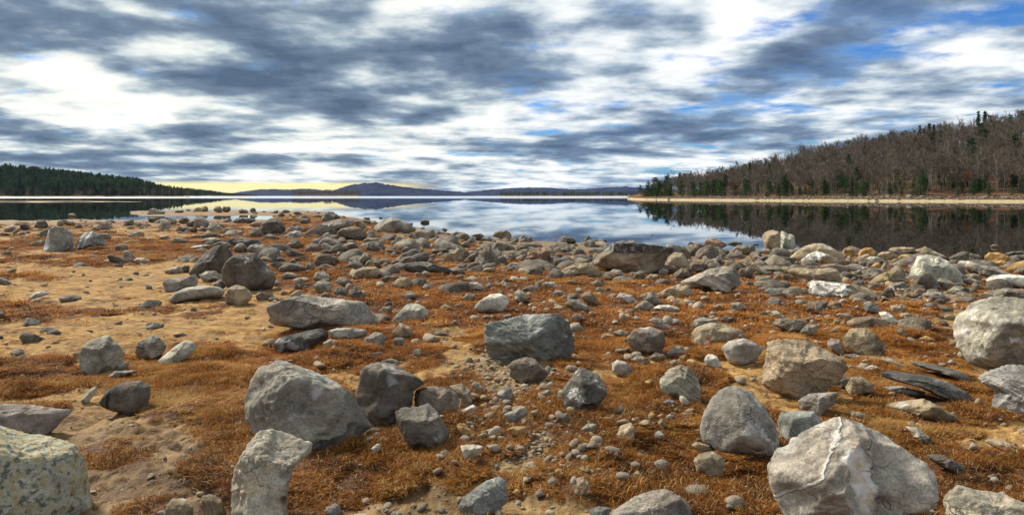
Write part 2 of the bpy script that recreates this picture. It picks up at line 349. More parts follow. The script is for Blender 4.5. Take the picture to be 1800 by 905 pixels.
ROCKS = '''
B1 l lichen r|-180,520 0,478 110,535 230,570 325,620 370,720 385,850 405,905 390,1000 -180,1000|huge lichen-yellowed boulder cut off by the lower corner of the view|the lichen-yellowed boulder
B1 g - s|-60,395 0,383 60,386 150,405 230,430 300,447 308,462 270,480 195,553 60,520 -60,500|smooth grey slab tapering to a pale pointed tip behind the lichen-yellowed boulder|the pointed grey slab
B1 l - s|378,145 388,120 420,95 470,85 500,74 515,100 545,130 565,160 548,210 525,235 440,243 385,228 376,195|blocky pale grey boulder alone on sand, largest of three in a row|the blocky pale boulder
B1 l - s|628,150 640,105 700,74 730,85 765,130 745,165 700,182 640,187|middle grey stone of the three in a row on the sandy flat|
B1 l - s|728,185 790,140 850,100 890,108 904,140 870,175 790,205 745,200|tilted flat grey stone ending the row of three on the sandy flat|the tilted flat stone
B1 l - n|536,210 560,195 592,200 590,232 545,236||
B1 b - s|500,262 530,238 640,245 590,262 520,272||
B1 w - s|372,372 410,325 445,312 440,340 405,388|small cream pointed stone beside the cracked dark boulder|
B1 d crack r|470,368 495,325 540,300 590,287 640,290 688,320 685,370 670,410 600,435 520,405 478,385|rounded dark grey boulder with a crack down one side, against rust grass hummock|the cracked dark boulder
B1 b - n|675,38 710,15 755,25 752,45 690,48||
B1 b - n|903,125 930,118 948,128 930,137||
B1 t - r|755,905 770,850 800,823 860,840 890,880 885,940 760,940|rounded tan-grey stone on bare sand at the bottom edge of the view|
B1 t - r|922,845 935,808 975,808 1020,840 1045,900 1000,950 940,910|tan angular stone beside the upright boulder with flaking face, bottom edge|
B2 l flake n|-110,760 -100,680 -60,600 0,520 60,506 140,540 270,600 255,645 180,690 150,760 140,860 155,905 100,960 -60,940 -105,850|upright grey boulder with pale flaking patches, leaning before the great ridged boulder|the flaking boulder
B2 g - n|-50,370 -30,290 0,225 80,185 120,180 200,215 300,260 400,315 450,370 500,450 540,500 480,550 390,585 280,602 220,585 140,540 60,505 0,500 -45,440|great grey ridged boulder sloping down to one side, biggest of the front cluster|the great ridged boulder
B2 d - s|455,360 480,235 500,215 560,198 640,215 740,265 795,305 735,330 722,405 640,440 620,478 570,480 510,440 470,390|dark faced boulder with light flat top between the ridged boulder and brown block|the light-topped dark boulder
B2 p spot n|722,365 735,325 800,310 880,318 935,350 938,410 920,465 860,468 800,420 725,408|brownish block boulder with pale spot on its top edge, beside the gravel|the brownish block
B2 d - s|637,425 660,412 740,412 795,393 835,430 895,520 890,590 800,613 740,590 690,555 650,490|dark angular boulder standing on its corner in front of the brownish block|the dark corner boulder
B2 k band s|85,105 110,80 210,62 300,48 340,75 335,90 260,140 170,152 95,140|low blackish layered slab on rust grass in front of the long grey boulder|the blackish slab
B2 l - n|330,50 380,40 450,42 512,55 515,75 470,90 430,100 350,85|pale elongated stone lying at the end of the blackish slab|
B2 g - s|497,90 550,60 590,72 605,90 580,130 510,133||
B2 l - n|308,110 340,92 392,108 350,130 315,130||
A2 l - n|65,770 150,745 220,712 320,705 450,725 600,745 760,770 820,830 870,890 860,940 400,940 150,900 95,880|long low grey boulder lying lengthwise on the edge of sand and grass|the long grey boulder
B2 t - n|625,62 670,18 720,45 727,85 660,80||
B2 b - n|632,95 650,83 685,90 680,122 640,125||
B2 b band n|925,860 960,815 1060,750 1130,730 1160,750 1165,830 1120,880 1040,895 960,890|smooth blue-grey oval stone on sand at the bottom edge, below the gravel|the blue-grey oval stone
B2 o - n|922,490 945,480 1005,520 1010,550 970,555 930,510|long ochre cobble at the edge of the gravel patch|
B2 t - n|885,310 950,298 990,330 1000,380 955,420 935,400 930,350|tan-grey stone behind the brownish block at the gravel edge|
B2 l - s|940,585 1000,580 1052,590 1025,625 985,655 960,640||
B2 l - n|1110,345 1140,312 1180,320 1180,385 1125,385||
B2 w - n|940,425 1000,395 1025,410 1010,440 960,445||
B2 g - n|990,300 1010,285 1055,320 1030,345 1000,335||
B2 w - n|530,595 560,573 578,585 565,625 535,620|white cobble in the gravel below the great ridged boulder|
B2 t - n|505,515 540,500 575,510 570,545 520,545||
B2 l - r|935,550 960,533 990,545 980,575 945,578||
B2 l - r|848,610 880,605 902,625 880,645 850,635||
B3 b band s|-139,30 -120,10 -60,5 40,-20 120,-26 230,-28 270,10 290,70 298,120 270,170 200,197 100,200 0,195 -90,200 -135,120|big blue-grey layered boulder with a broken dark side, middle of the stony flat|the big layered boulder
B3 p - s|-20,215 0,195 60,175 110,185 165,240 160,270 100,303 40,290 -15,260|brown-grey angular rock in front of the big layered boulder|
B3 d spot s|222,340 250,300 290,250 310,227 350,240 400,255 440,310 440,350 400,385 330,415 290,432 240,400|dark glinting boulder with rough pitted top, beside the gravel patch|the glinting dark boulder
B3 l - r|460,210 485,188 530,200 555,225 545,262 480,258 462,240||
B3 l band n|677,290 720,235 775,210 820,222 850,260 872,310 860,375 800,388 740,355 685,325|pale streaked boulder with tan edge, standing in rust grass alone|the pale streaked boulder
B3 p - r|528,90 560,50 640,35 700,55 710,100 690,145 630,165 560,140 532,115|rounded brown-grey boulder on rust grass with small stones at its foot|the rounded brown boulder
B3 t - n|825,70 850,40 920,15 990,25 1050,45 1050,70 990,100 900,125 830,125|broad tan-grey boulder behind the red fallen leaf|the broad tan boulder
B3 l - r|965,140 1000,105 1070,88 1130,110 1155,140 1120,190 1060,210 1000,200|domed grey boulder beside the red fallen leaf|the domed grey boulder
B3 l spot r|862,520 880,450 920,370 980,320 1040,310 1100,335 1160,390 1210,470 1228,540 1215,590 1130,610 1060,612 960,590 880,560|big smooth egg-shaped grey boulder sunk in rust grass|the egg-shaped boulder
B3 w spot n|885,190 905,162 945,170 970,215 940,225 895,208||
B3 t spot r|835,660 860,630 920,610 970,630 985,665 960,720 900,745 855,710|small rounded tan boulder in front of the egg-shaped boulder|the small rounded tan boulder
B3 t - r|825,585 850,568 910,580 925,600 860,615||
B3 g - n|440,905 500,870 560,830 640,800 715,783 780,810 825,855 835,905 800,960 480,960|broad grey boulder cut by the bottom edge in the middle of the grass|the bottom-edge boulder
B3 t stripe n|275,765 300,735 330,727 380,780 388,800 340,818 290,800|brown cobble with an ochre stripe, at the edge of the gravel|
B3 t - s|478,540 500,495 550,476 568,500 560,560 530,582 485,570|upright tan shard of rock standing in rust grass|the upright tan shard
B3 b - s|653,530 680,515 712,540 680,562 655,555|small dark slate chip on grass, the one nearer the upright tan shard|
B3 b - s|652,665 690,643 720,655 715,705 670,695|dark square slate piece lying in thick rust grass|
B3 b - n|357,880 400,865 455,870 460,900 400,925 360,915||
B3 l - s|-40,440 0,425 40,398 60,405 80,435 30,470 -10,485||
B3 o - s|-30,510 10,495 75,495 80,520 50,550 0,530||
B3 l - s|315,510 350,482 392,485 370,525 335,530||
B3 p - s|200,440 260,432 265,480 240,490 205,470||
B3 l - n|115,345 170,325 195,345 175,372 125,365||
B3 b - r|690,385 720,372 760,380 755,398 700,400||
B3 o - n|608,290 640,275 655,290 650,322 615,305||
B3 t - n|545,190 580,168 630,180 640,205 600,215||
B3 p - n|630,180 660,155 710,165 700,190 650,195||
B3 l - s|710,160 750,125 790,128 805,155 760,165 720,178||
B3 l - n|715,205 750,187 780,200 770,215 730,215||
B3 o - n|768,175 800,165 815,185 800,200 775,195||
B3 l - n|628,10 650,-5 690,0 740,42 720,55 680,40||
B3 l - n|465,65 500,48 540,65 530,80 480,78||
B3 g - n|828,35 840,5 880,-8 940,0 960,20 900,40 850,50||
B3 o - r|628,445 640,427 658,435 655,465 635,468||
B3 t - r|665,450 690,435 712,450 690,465||
B3 t - r|672,480 690,458 715,490 690,508||
B3 b - s|705,455 730,435 745,455 725,473||
B3 g - r|160,745 190,728 215,745 200,775 165,770||
B3 l - n|0,600 30,578 68,595 50,620 5,620||
B3 o - r|0,800 25,782 42,798 20,818||
B3 o - n|195,700 215,688 245,715 225,735||
B4 l vein s|0,730 20,680 110,590 230,500 320,457 410,470 500,510 590,560 690,620 745,680 748,760 720,795 620,830 560,880 500,960 90,960 60,870 10,800|great pyramid-shaped grey boulder with white quartz vein, at the bottom edge|the quartz-veined pyramid boulder
B4 t band s|-35,300 -10,200 0,110 60,97 180,97 250,130 340,170 362,210 320,270 230,330 140,380 90,350 20,330|big tan angular boulder propped on a striped wedge of stone|the big tan boulder
B4 b - r|45,480 60,445 130,425 215,420 245,460 258,490 180,530 120,575 60,545|smooth blue-grey boulder tucked between the egg-shaped and quartz-veined boulders|the smooth blue-grey boulder
B4 g band s|140,385 190,350 325,327 300,385 240,435 150,415|striped grey wedge under the big tan boulder|the striped wedge
B4 t - r|360,320 385,270 430,265 485,295 480,325 420,345 370,355|rounded tan stone beside the striped wedge|
B4 g - s|272,120 290,90 330,95 355,140 340,165 290,145||
B4 t - n|350,100 380,50 450,40 500,70 530,115 540,130 500,165 420,155 360,135|rough tan-grey boulder behind the thin slate slabs|the rough tan-grey boulder
B4 t - n|585,55 620,40 648,75 625,83||
B4 o - n|700,92 730,78 772,95 740,108 705,105|small bright orange stone alone on rust grass near the big white boulder|
B4 l spot n|885,90 895,20 950,-60 1050,-100 1180,-105 1300,-90 1400,0 1400,150 1300,230 1150,225 1050,222 950,210 905,150|huge whitish boulder with undercut base, cut off by the side of the view|the huge whitish boulder
B4 b band s|990,300 1030,265 1110,225 1180,212 1300,230 1400,330 1350,450 1180,455 1070,445 1045,420 1070,350 1020,330|grey-green layered boulder leaning below the huge whitish boulder|the grey-green layered boulder
B4 k band s|520,270 600,258 720,265 820,285 900,320 945,370 880,380 800,355 700,320 560,300|long dark slate slab lying slanted in the grass, thicker of the two slabs|the long slate slab
B4 k band s|650,210 760,215 880,235 928,262 910,280 820,255 700,235|thin dark slate slab just behind the thicker long one|
B4 b - n|530,325 620,312 720,328 700,348 560,345||
B4 t - s|545,420 600,395 680,375 715,365 780,390 860,430 830,450 700,455 590,450|low pale tan lens-shaped rock in grass below the long slate slab|the lens-shaped pale rock
B4 w - s|635,503 690,503 748,545 740,570 680,550|small white angular stone in grass beside the quartz-veined boulder|
B4 d - r|735,640 800,630 870,655 905,680 880,713 820,690 750,660|smooth dark stone half sunk in grass beside the quartz-veined boulder|
B4 l - n|830,870 890,795 960,805 1080,805 1180,830 1260,870 1300,960 840,960|flat-topped grey boulder in the bottom corner beside the quartz-veined boulder|the flat-topped corner boulder
B4 t - s|1005,575 1060,560 1120,575 1180,610 1150,625 1060,605||
B4 b - s|350,170 400,160 455,180 420,195 370,185||
B4 t - s|415,205 480,170 525,185 500,205||
B4 l - s|448,230 480,212 535,228 510,245 460,245||
B4 t - n|355,230 380,208 415,225 390,238||
B4 b - s|510,190 560,183 640,215 600,225||
B4 p - n|20,30 50,0 130,0 190,20 180,50 100,63||
B4 g - s|145,65 180,25 225,25 228,50 190,80||
B4 t - r|365,25 400,0 480,-15 540,-5 555,30 490,52 390,50|low domed tan-grey boulder behind the rough tan-grey boulder|the low domed boulder
A4 w - n|780,840 830,830 880,860 920,900 880,930 830,920||
B4 b - s|1015,730 1040,712 1060,730 1040,745||
B4 d - s|300,290 340,260 385,270 370,310 330,320||
B4 l - n|690,870 740,860 770,885 740,910 700,905||
B4 t - n|610,870 650,850 670,880 640,905||
A1 b slate s|315,400 340,300 355,245 390,222 440,235 490,265 508,300 508,400 440,408|tall standing grey slab with pale face, on the rust flat near the pond|the standing slab
A1 b striped n|533,390 560,310 600,275 650,265 690,285 740,350 740,370 690,365 620,370 570,385|half-buried dome of grey rock with white stripes beside the standing slab|the striped dome
A1 d - n|1335,545 1380,480 1460,400 1520,360 1580,360 1615,400 1640,450 1600,520 1560,560 1440,590 1360,570|dark humped boulder leaning behind the large round grey boulder|the dark humped boulder
A1 d spot r|1560,540 1590,470 1640,430 1720,415 1790,415 1860,490 1910,550 1940,600 1920,650 1850,690 1740,680 1620,660 1580,620|large round grey boulder with one pale diamond spot|the large round boulder
A1 l band n|1150,620 1190,590 1300,590 1360,570 1390,590 1385,650 1280,675 1170,683|light grey box-shaped rock on sand in front of the dark humped boulder|the light box rock
A1 l - r|1190,735 1230,690 1320,655 1440,648 1530,660 1585,690 1550,735 1440,750 1330,735 1240,755|long pale rounded rock lying on sand in front of the box-shaped rock|the long pale rock
A1 t - r|1583,700 1610,660 1660,638 1720,655 1770,700 1770,740 1720,780 1640,785 1590,760|two-tone rounded rock, grey and tan, in front of the large round boulder|the two-tone rock
A1 l band n|1400,570 1450,545 1510,540 1560,575 1575,605 1490,620 1430,610|lens-shaped pale rock between the dark humped and large round boulders|
A1 d - n|1495,640 1540,600 1580,605 1590,660 1550,680||
A1 l - n|1155,545 1220,515 1260,510 1285,550 1240,565 1180,563||
A1 d - r|1270,520 1300,500 1335,510 1330,550 1285,555||
A1 t - n|1325,470 1380,440 1420,450 1390,480 1345,485||
A1 g - n|735,475 760,455 820,455 860,488 760,495||
A1 g - s|865,480 868,400 895,392 930,420 950,460 920,483|grey pointed rock alone in the middle of the sandy flat|the lone pointed rock
A1 w - s|925,475 970,450 1020,455 1065,483 980,490||
A1 g - n|810,395 850,385 880,395 850,407||
A1 l - n|650,415 680,402 710,415 680,425||
A1 g - r|-40,610 0,585 50,610 80,640 20,645 -40,640|grey stone half out of view on the sandy side of the flat|
A1 w - s|200,735 240,700 290,682 340,705 290,725 230,740|small two-coloured cream and grey stone alone on the sand|
A1 g - n|10,425 40,405 80,410 60,430||
Z1 k - n|1200,380 1240,355 1330,345 1440,370 1540,370 1560,410 1460,450 1360,460 1280,440|black flat-topped boulder behind the large round boulder|the black boulder
Z1 w - n|800,455 850,430 960,420 1030,430 990,450 900,465|long white broken stone lying behind the dark humped boulder|
Z1 p - r|1045,420 1100,385 1190,390 1270,440 1280,460 1200,470 1090,450||
Z1 l - n|1400,470 1440,420 1520,410 1590,450 1615,520 1560,540 1470,520||
Z1 d - s|1610,460 1650,445 1715,500 1690,535 1640,545 1612,520||
Z1 g - r|845,235 850,160 890,120 940,125 990,170 1010,210 960,240|smooth dome-shaped grey boulder by the near edge of the pond|the pond-side dome
Z1 p - r|675,175 720,130 760,128 800,160 780,190 720,200||
Z1 p - n|765,215 780,180 845,160 850,225 800,235||
Z1 l - s|980,250 1030,190 1070,190 1150,240 1160,280 1080,290 1010,270||
Z1 g - r|1145,290 1170,240 1240,235 1290,260 1295,300 1240,315 1170,310||
Z1 p - n|1290,300 1310,280 1360,272 1380,290 1350,318 1300,320||
Z1 l - n|470,220 500,160 540,145 580,170 610,230 560,265 490,260||
Z1 p - n|590,190 620,150 660,160 670,190 640,210 605,215||
Z1 d - s|360,140 430,130 510,140 470,165 420,188 375,180||
Z1 p - n|100,210 140,165 180,148 210,175 210,215 150,225||
Z1 l - n|135,240 170,218 220,230 215,250 150,258||
Z1 g - n|150,320 180,290 240,275 310,290 320,325 260,340 180,340||
Z1 l - n|475,340 500,320 570,315 595,345 540,372 490,362||
Z1 t - n|600,380 640,345 700,335 770,370 780,392 700,398 620,395||
Z1 l - n|935,375 970,350 1060,345 1130,365 1120,390 1010,395 945,392||
Z1 p - n|920,330 960,295 1020,275 1080,300 1140,330 1130,350 1040,345 960,350||
Z1 g - s|645,270 690,225 770,225 790,250 760,280 690,290||
Z1 d - s|730,290 790,250 860,230 890,270 850,300 780,300||
Z1 g - s|880,270 930,225 1000,250 980,275 930,285||
Z1 k - n|1255,170 1290,140 1360,130 1420,135 1510,165 1440,190 1340,190 1280,195|long dark low rock at the very edge of the pond|the dark pond-edge rock
Z1 g - n|1420,215 1460,185 1530,190 1550,220 1480,235||
Z1 d - r|1540,250 1570,190 1630,150 1720,140 1780,190 1810,240 1800,310 1700,320 1610,315 1560,285|large dark rounded boulder with darker cap, left of the broad sloping slab|the dark-capped boulder
Z1 g - n|1430,310 1470,240 1540,235 1570,300 1540,335 1460,330||
Z1 g - n|1560,365 1600,320 1660,310 1740,340 1760,355 1690,378 1600,375||
Z1 g - n|355,95 380,45 420,32 470,55 540,75 520,95 420,100|grey rock at the tip of the narrow spit beyond the pond|the spit-tip rock
Z1 t - n|835,60 870,30 960,8 990,20 995,65 900,72|largest tan boulder on the narrow spit beyond the pond|the big spit boulder
Z1 p - n|1045,50 1080,15 1120,12 1140,45 1150,85 1080,75||
Z1 p - n|1140,40 1160,15 1225,20 1235,55 1200,80 1150,70||
Z1 p - n|630,75 670,55 730,60 745,78 680,85||
Z1 p - n|1310,60 1350,40 1410,60 1420,90 1340,92||
Z1 p - n|1430,60 1455,30 1490,35 1505,70 1460,85||
Z1 d - n|1685,450 1710,420 1750,420 1775,470 1720,485||
Z2 d - n|555,330 600,240 660,225 720,260 760,330 730,360 620,370 560,350|dark brown humped rock near the water behind the standing slab|the dark shore rock
Z2 d - s|320,330 350,295 400,285 440,330 500,400 420,400 340,380||
Z2 p - s|205,440 250,380 300,360 320,410 290,430 240,460||
Z2 l - n|70,400 110,350 180,315 240,350 230,400 150,430 90,425||
Z2 t - s|900,310 920,240 950,225 1000,270 1000,330 930,340||
Z2 p - n|1015,290 1060,255 1140,260 1195,300 1170,340 1080,330||
Z2 g - s|1530,350 1600,280 1690,250 1740,310 1780,360 1700,400 1590,380|pointed grey rock behind the striped dome|
Z2 p - n|1440,400 1490,350 1560,360 1600,400 1520,420||
Z2 p - r|1555,460 1620,445 1720,450 1760,520 1700,560 1620,545||
Z2 t - r|1080,185 1095,140 1150,132 1200,160 1215,185 1150,195|pale rock standing alone in the dark water beyond the standing slab|
Z2 p - s|460,640 540,580 640,565 720,560 730,640 600,645||
Z2 l - n|300,520 360,480 450,490 465,515 380,530||
Z2 p - n|270,470 330,425 380,430 400,470 320,482||
Z2 g - n|560,480 620,435 700,460 690,505 610,510||
Z2 p - n|470,520 520,480 600,495 680,525 560,540||
Z2 t - n|140,510 190,475 240,500 180,520||
Z2 g - n|130,690 190,665 260,690 190,715||
Z2 p - n|20,780 100,725 170,735 175,770 80,790||
Z2 p - n|-20,470 40,430 120,450 170,470 80,490||
Z3 g - n|490,415 600,330 760,250 900,205 1050,190 1160,200 1210,240 1200,290 1000,330 950,430 850,440 700,430 600,430|broad sloping grey slab rising to a rounded back near the water|the broad sloping slab
Z3 t - r|1180,220 1260,210 1330,250 1375,300 1320,320 1230,290||
Z3 p - r|945,430 960,370 1050,310 1150,295 1290,310 1360,380 1380,440 1300,475 1100,490 980,460|smooth rounded brown-grey boulder in front of the broad sloping slab|the smooth rounded boulder
Z3 g stripe s|735,200 770,140 830,88 900,95 960,130 1010,180 930,200 800,235 740,225|grey boulder with thin pale seam at the waterline behind the broad slab|the seamed waterline boulder
A2 g - r|820,240 870,195 950,163 1010,180 1080,210 1135,250 1080,275 900,275 830,260|wide whaleback boulder at the water's edge with a notch|the whaleback boulder
Z3 l - n|740,440 790,390 840,375 880,430 870,460 790,465||
Z3 l - n|240,430 290,380 400,350 470,380 480,430 370,460 270,460||
Z3 b - s|590,540 640,470 700,455 740,480 740,560 680,570 600,555||
Z3 l - s|740,540 760,525 820,525 900,580 930,635 870,640 790,620 740,600||
Z3 p - r|510,640 530,580 600,548 680,560 735,620 720,670 600,670 520,665||
Z3 p - n|730,650 780,610 870,620 910,660 800,680 740,675||
Z3 b - n|740,480 800,480 850,520 880,560 820,530 745,530||
Z3 p - r|1020,600 1050,540 1130,510 1230,530 1265,580 1220,610 1110,635 1040,630|loaf-shaped brown rock on rust grass in front of the smooth rounded boulder|the loaf-shaped rock
Z3 d - s|1350,600 1390,510 1430,495 1490,540 1590,590 1590,630 1500,640 1400,630||
Z3 p - n|260,550 330,480 410,475 500,560 510,600 420,610 330,600 280,570||
Z3 p - s|250,650 290,590 380,610 500,670 520,700 400,710 290,700||
Z3 d - n|85,590 130,555 190,580 200,620 140,630 95,620||
Z3 p - n|640,790 700,700 800,665 870,680 930,770 960,820 880,860 760,850 680,840|brown fin-shaped rock with a sharp ridge, on rust grass|the fin-shaped rock
Z3 p - n|880,700 950,710 1000,770 950,790||
Z3 p - n|520,880 550,800 600,775 650,820 660,870 590,910||
Z3 d - s|40,820 70,785 160,785 290,790 380,830 415,890 350,905 200,870 100,860|dark slab with a shadowed hollow beside the large round boulder|the hollow slab
Z3 p - n|1230,800 1270,740 1330,650 1400,660 1450,720 1410,740 1320,800 1270,840||
Z3 t - s|1330,830 1380,760 1440,750 1500,820 1440,850 1360,845||
Z3 p - s|1450,780 1480,740 1550,780 1570,850 1510,870||
Z3 t - n|1530,780 1580,735 1670,740 1700,780 1640,820 1560,815||
Z3 p - n|1305,500 1370,455 1470,455 1540,480 1480,520 1380,530 1320,525||
Z3 d - s|860,510 920,475 1000,480 1090,500 1050,535 950,530||
Z3 g - n|260,330 330,290 450,300 560,340 500,380 380,360 280,380||
Z3 p - n|705,860 740,840 820,880 790,905 720,900||
Z3 p - n|300,790 340,735 385,750 395,800 340,800||
Z3 p - n|1100,830 1150,775 1190,790 1180,830 1120,842||
Z3 p - s|430,230 490,180 560,190 610,240 540,260 450,245||
Z3 p - r|1310,190 1340,170 1410,175 1420,195 1370,205||
Z3 p - n|1290,215 1350,205 1420,225 1440,265 1370,270||
Z3 p - r|1525,175 1560,165 1590,178 1560,190||
Z3 p - n|130,150 170,105 210,95 250,155 190,165||
Z3 p - n|190,95 220,65 280,68 330,100 260,115||
Z3 p - n|340,110 380,85 440,95 490,135 400,140||
Z3 p - n|310,160 360,140 415,155 370,178||
Z3 p - n|670,140 700,125 750,150 710,165||
Z3 p - n|60,110 100,75 160,75 140,120||
Z3 d - n|680,105 700,97 735,112 700,120||
Z3 d - n|530,95 555,85 580,98 555,102||
A2 p - r|1145,200 1180,180 1215,190 1230,203 1180,210|brown rock alone in bright water with its mirror image, beyond the whaleback boulder|
Z4 g - r|160,300 200,265 260,255 380,260 410,320 370,360 280,375 210,360||
Z4 g - n|100,330 130,285 180,310 210,360 150,370||
Z4 p - r|370,350 430,320 510,325 525,370 450,380 385,375||
Z4 p - n|10,380 60,345 150,380 170,425 80,430 15,420||
Z4 p - n|185,450 220,415 290,440 320,480 250,482 195,480||
Z4 p - r|455,265 480,240 525,265 500,288||
Z4 p - n|545,330 600,280 680,290 750,350 700,365 600,360||
Z4 p - n|755,345 800,310 870,298 920,330 850,360 780,370||
Z4 t - n|850,375 890,345 970,335 1000,360 930,378||
Z4 p - n|990,330 1010,290 1070,270 1140,265 1190,300 1205,340 1150,360 1060,345|brown block boulder at the waterline, highest on the middle shore|the waterline block
Z4 p - n|1165,375 1220,330 1270,350 1265,395 1200,390||
Z4 p - s|1280,380 1330,340 1410,335 1425,385 1340,392||
A3 p - r|310,345 325,315 360,297 430,310 460,345 380,352||
Z4 t - s|455,570 540,500 650,450 740,480 760,530 690,580 560,590 490,585|tan-edged leaning rock beside the grooved peaked boulder|the tan-edged rock
Z4 d - s|670,610 740,540 850,480 850,520 780,600 720,630||
Z4 p groove s|760,640 860,520 900,450 970,440 1040,520 1080,600 1070,640 900,655 810,660|peaked brown boulder with deep slanting grooves, on the cobbled middle ground|the grooved peaked boulder
Z4 p - r|0,600 50,555 120,535 200,570 180,600 60,620 10,650||
Z4 d - n|40,650 60,610 180,595 300,600 430,640 560,660 570,710 480,735 330,730 230,720 90,700|long dark wavy-topped rock above a spill of pale cobbles|the long dark rock
Z4 g - n|370,580 420,565 510,585 480,605 400,605||
Z4 g - n|240,590 290,545 370,560 370,600 280,605||
Z4 p - n|1200,570 1240,510 1310,490 1365,520 1340,570 1250,585||
Z4 r - s|1330,570 1380,500 1470,445 1560,450 1610,520 1615,600 1560,635 1470,620 1440,575|reddish-brown angular boulder on the cobbled middle ground|the reddish boulder
Z4 g - s|1320,600 1370,570 1440,590 1500,650 1450,675 1350,660||
Z4 l - n|1135,650 1190,605 1260,610 1290,660 1230,685 1160,680||
Z4 w - n|670,870 740,815 840,815 915,870 900,890 790,895 700,885|white-topped rounded stone in rust grass below the pale cobbles|the white-topped stone
Z4 l - n|1070,835 1100,795 1165,830 1150,845||
Z4 w - n|1515,830 1560,808 1650,815 1700,875 1620,885 1540,870||
A2 t - n|945,640 1000,595 1060,585 1110,625 1100,660 1000,665||
A2 p - n|880,600 910,575 980,575 1020,590 960,620 910,630||
A2 t - r|670,585 690,540 760,512 850,518 890,560 870,590 760,600|plump tan rounded rock in rust grass before the fin-shaped rock|the plump tan rock
A2 l - n|400,590 420,555 480,548 530,590 500,612 420,612||
A2 p - s|260,660 290,600 320,590 355,640 300,670||
A2 l - s|400,650 430,615 500,615 540,640 520,690 440,692||
A2 p - n|555,620 580,585 640,585 690,640 660,670 590,640||
A2 p - n|540,690 570,650 650,665 640,745 590,740||
A2 d - n|650,690 690,655 740,680 770,735 720,755 670,730||
A2 p - n|450,720 480,690 525,705 510,735||
A2 w - s|950,880 1000,830 1060,775 1130,772 1190,800 1215,840 1180,900 1100,905 1000,905 960,895|white-faced angular boulder at the end of the long grey boulder|the white-faced boulder
A2 b - n|860,830 890,795 960,790 960,830 900,845||
A2 w - r|1525,800 1570,750 1650,705 1720,700 1770,725 1785,770 1740,820 1640,830 1560,825|whitish wrinkled rounded boulder sitting alone on rust grass|the whitish wrinkled boulder
A2 l - n|1045,715 1080,690 1140,710 1130,735 1060,735||
A2 t - n|1290,800 1330,775 1390,805 1370,825 1300,820||
A2 g - n|1440,740 1490,695 1550,720 1530,750 1460,760||
A2 l - n|170,580 220,550 280,565 290,590 200,595||
A3 t cap n|565,480 590,430 660,390 700,350 770,328 860,335 960,350 1100,365 1160,385 1150,410 1085,450 1060,510 990,540 900,555 820,550 720,540 640,520 590,505|massive table-like brown boulder with dark weathered cap, undercut beneath|the massive table boulder
A3 t - r|1088,430 1140,412 1200,415 1235,460 1250,520 1200,545 1120,520 1090,480|rounded olive-grey boulder split off the end of the massive table boulder|the split-off boulder
A3 p - n|1245,500 1280,470 1340,480 1385,510 1340,560 1270,560||
A3 p - s|1133,595 1190,520 1240,545 1270,585 1200,600|upright wedge-shaped rock in front of the split-off boulder|
A3 t - n|320,560 380,520 440,490 540,485 600,520 660,570 600,590 480,590 360,585|flat broad rock with pinkish top beside the massive table boulder|the pink-topped rock
A3 l - n|670,570 710,530 770,540 800,575 720,585||
A3 l band s|1170,630 1300,570 1400,525 1500,507 1560,515 1605,570 1600,630 1520,690 1460,672 1340,670 1260,665|long slanting boulder with pale and grey streaks in front of cobbled shore|the slanting streaked boulder
A3 t - s|1010,710 1090,665 1180,635 1270,680 1265,720 1180,735 1050,725|low tan ridge of rock in front of the slanting streaked boulder|the low tan ridge
A3 g - s|940,740 955,700 985,683 1010,710 1055,770 1000,785 950,775|pointed grey rock standing over a low grey one on rust grass|the pointed grey rock
A3 g - n|850,810 890,770 940,745 1000,785 960,820 880,825||
A3 w - n|990,810 1030,785 1110,782 1185,810 1160,825 1050,825||
A3 g - n|365,780 390,740 480,745 540,795 540,815 470,835 420,815||
A3 g - n|380,745 400,705 470,700 490,735||
A3 t band s|475,720 510,695 550,687 600,730 620,780 570,785 520,765|small peaked rock with cream stripes beside a grey slab|
A3 w spot n|730,735 760,695 850,715 875,755 830,765 760,745|white speckled flat stone in the rust grass below the massive table boulder|
A3 l - n|285,700 310,675 365,685 365,715 300,720||
A3 l - n|10,740 20,690 50,670 90,700 115,745 60,765||
A3 p - r|545,630 600,605 655,640 620,655 570,650||
A3 l - n|575,680 610,655 640,670 635,690||
A3 l - r|655,735 680,718 700,735 680,750||
A3 w - n|1095,760 1130,735 1180,755 1150,775||
A3 g - s|1545,770 1600,765 1665,800 1620,830 1550,830||
A3 l - r|1420,800 1445,775 1475,790 1460,815||
A3 d - n|1460,890 1500,860 1560,870 1580,900 1500,910||
A3 p - s|500,345 520,300 540,293 565,330 540,355||
A3 p - r|575,340 620,318 665,325 670,350 610,352||
A3 r - n|1330,390 1360,330 1400,310 1450,320 1520,360 1480,380 1400,395|reddish-tan boulder at the waterline in front of bright water|the reddish waterline boulder
A3 d - s|1215,370 1250,335 1290,350 1295,382 1240,380||
A3 d - r|1515,350 1570,333 1625,345 1600,362 1540,362||
A3 p - r|1690,357 1720,350 1738,360 1710,367||
A3 t - n|1545,400 1590,360 1660,370 1690,410 1620,430 1560,425||
A3 l - s|1550,430 1580,392 1625,420 1600,450 1560,448||
A3 t - s|1590,480 1650,450 1700,480 1770,550 1720,575 1640,540||
A3 p - s|1590,570 1600,530 1660,515 1695,560 1690,590 1610,592||
A3 t - n|1390,480 1420,455 1500,475 1490,495 1410,490||
A3 k - s|1640,630 1660,612 1700,630 1690,650 1650,648||
A3 g - n|1735,610 1760,585 1820,580 1840,620 1780,630||
A3 t - n|930,600 970,565 1040,570 1020,610 960,615||
A3 g - n|1025,545 1060,520 1105,540 1090,570 1035,570||
A3 g - n|415,870 450,835 490,860 480,890 430,890||
A3 o - r|618,880 640,865 655,885 635,892||
A3 k - r|975,293 988,287 1000,294 988,298|tiny dark rock barely breaking the bright water far from shore|
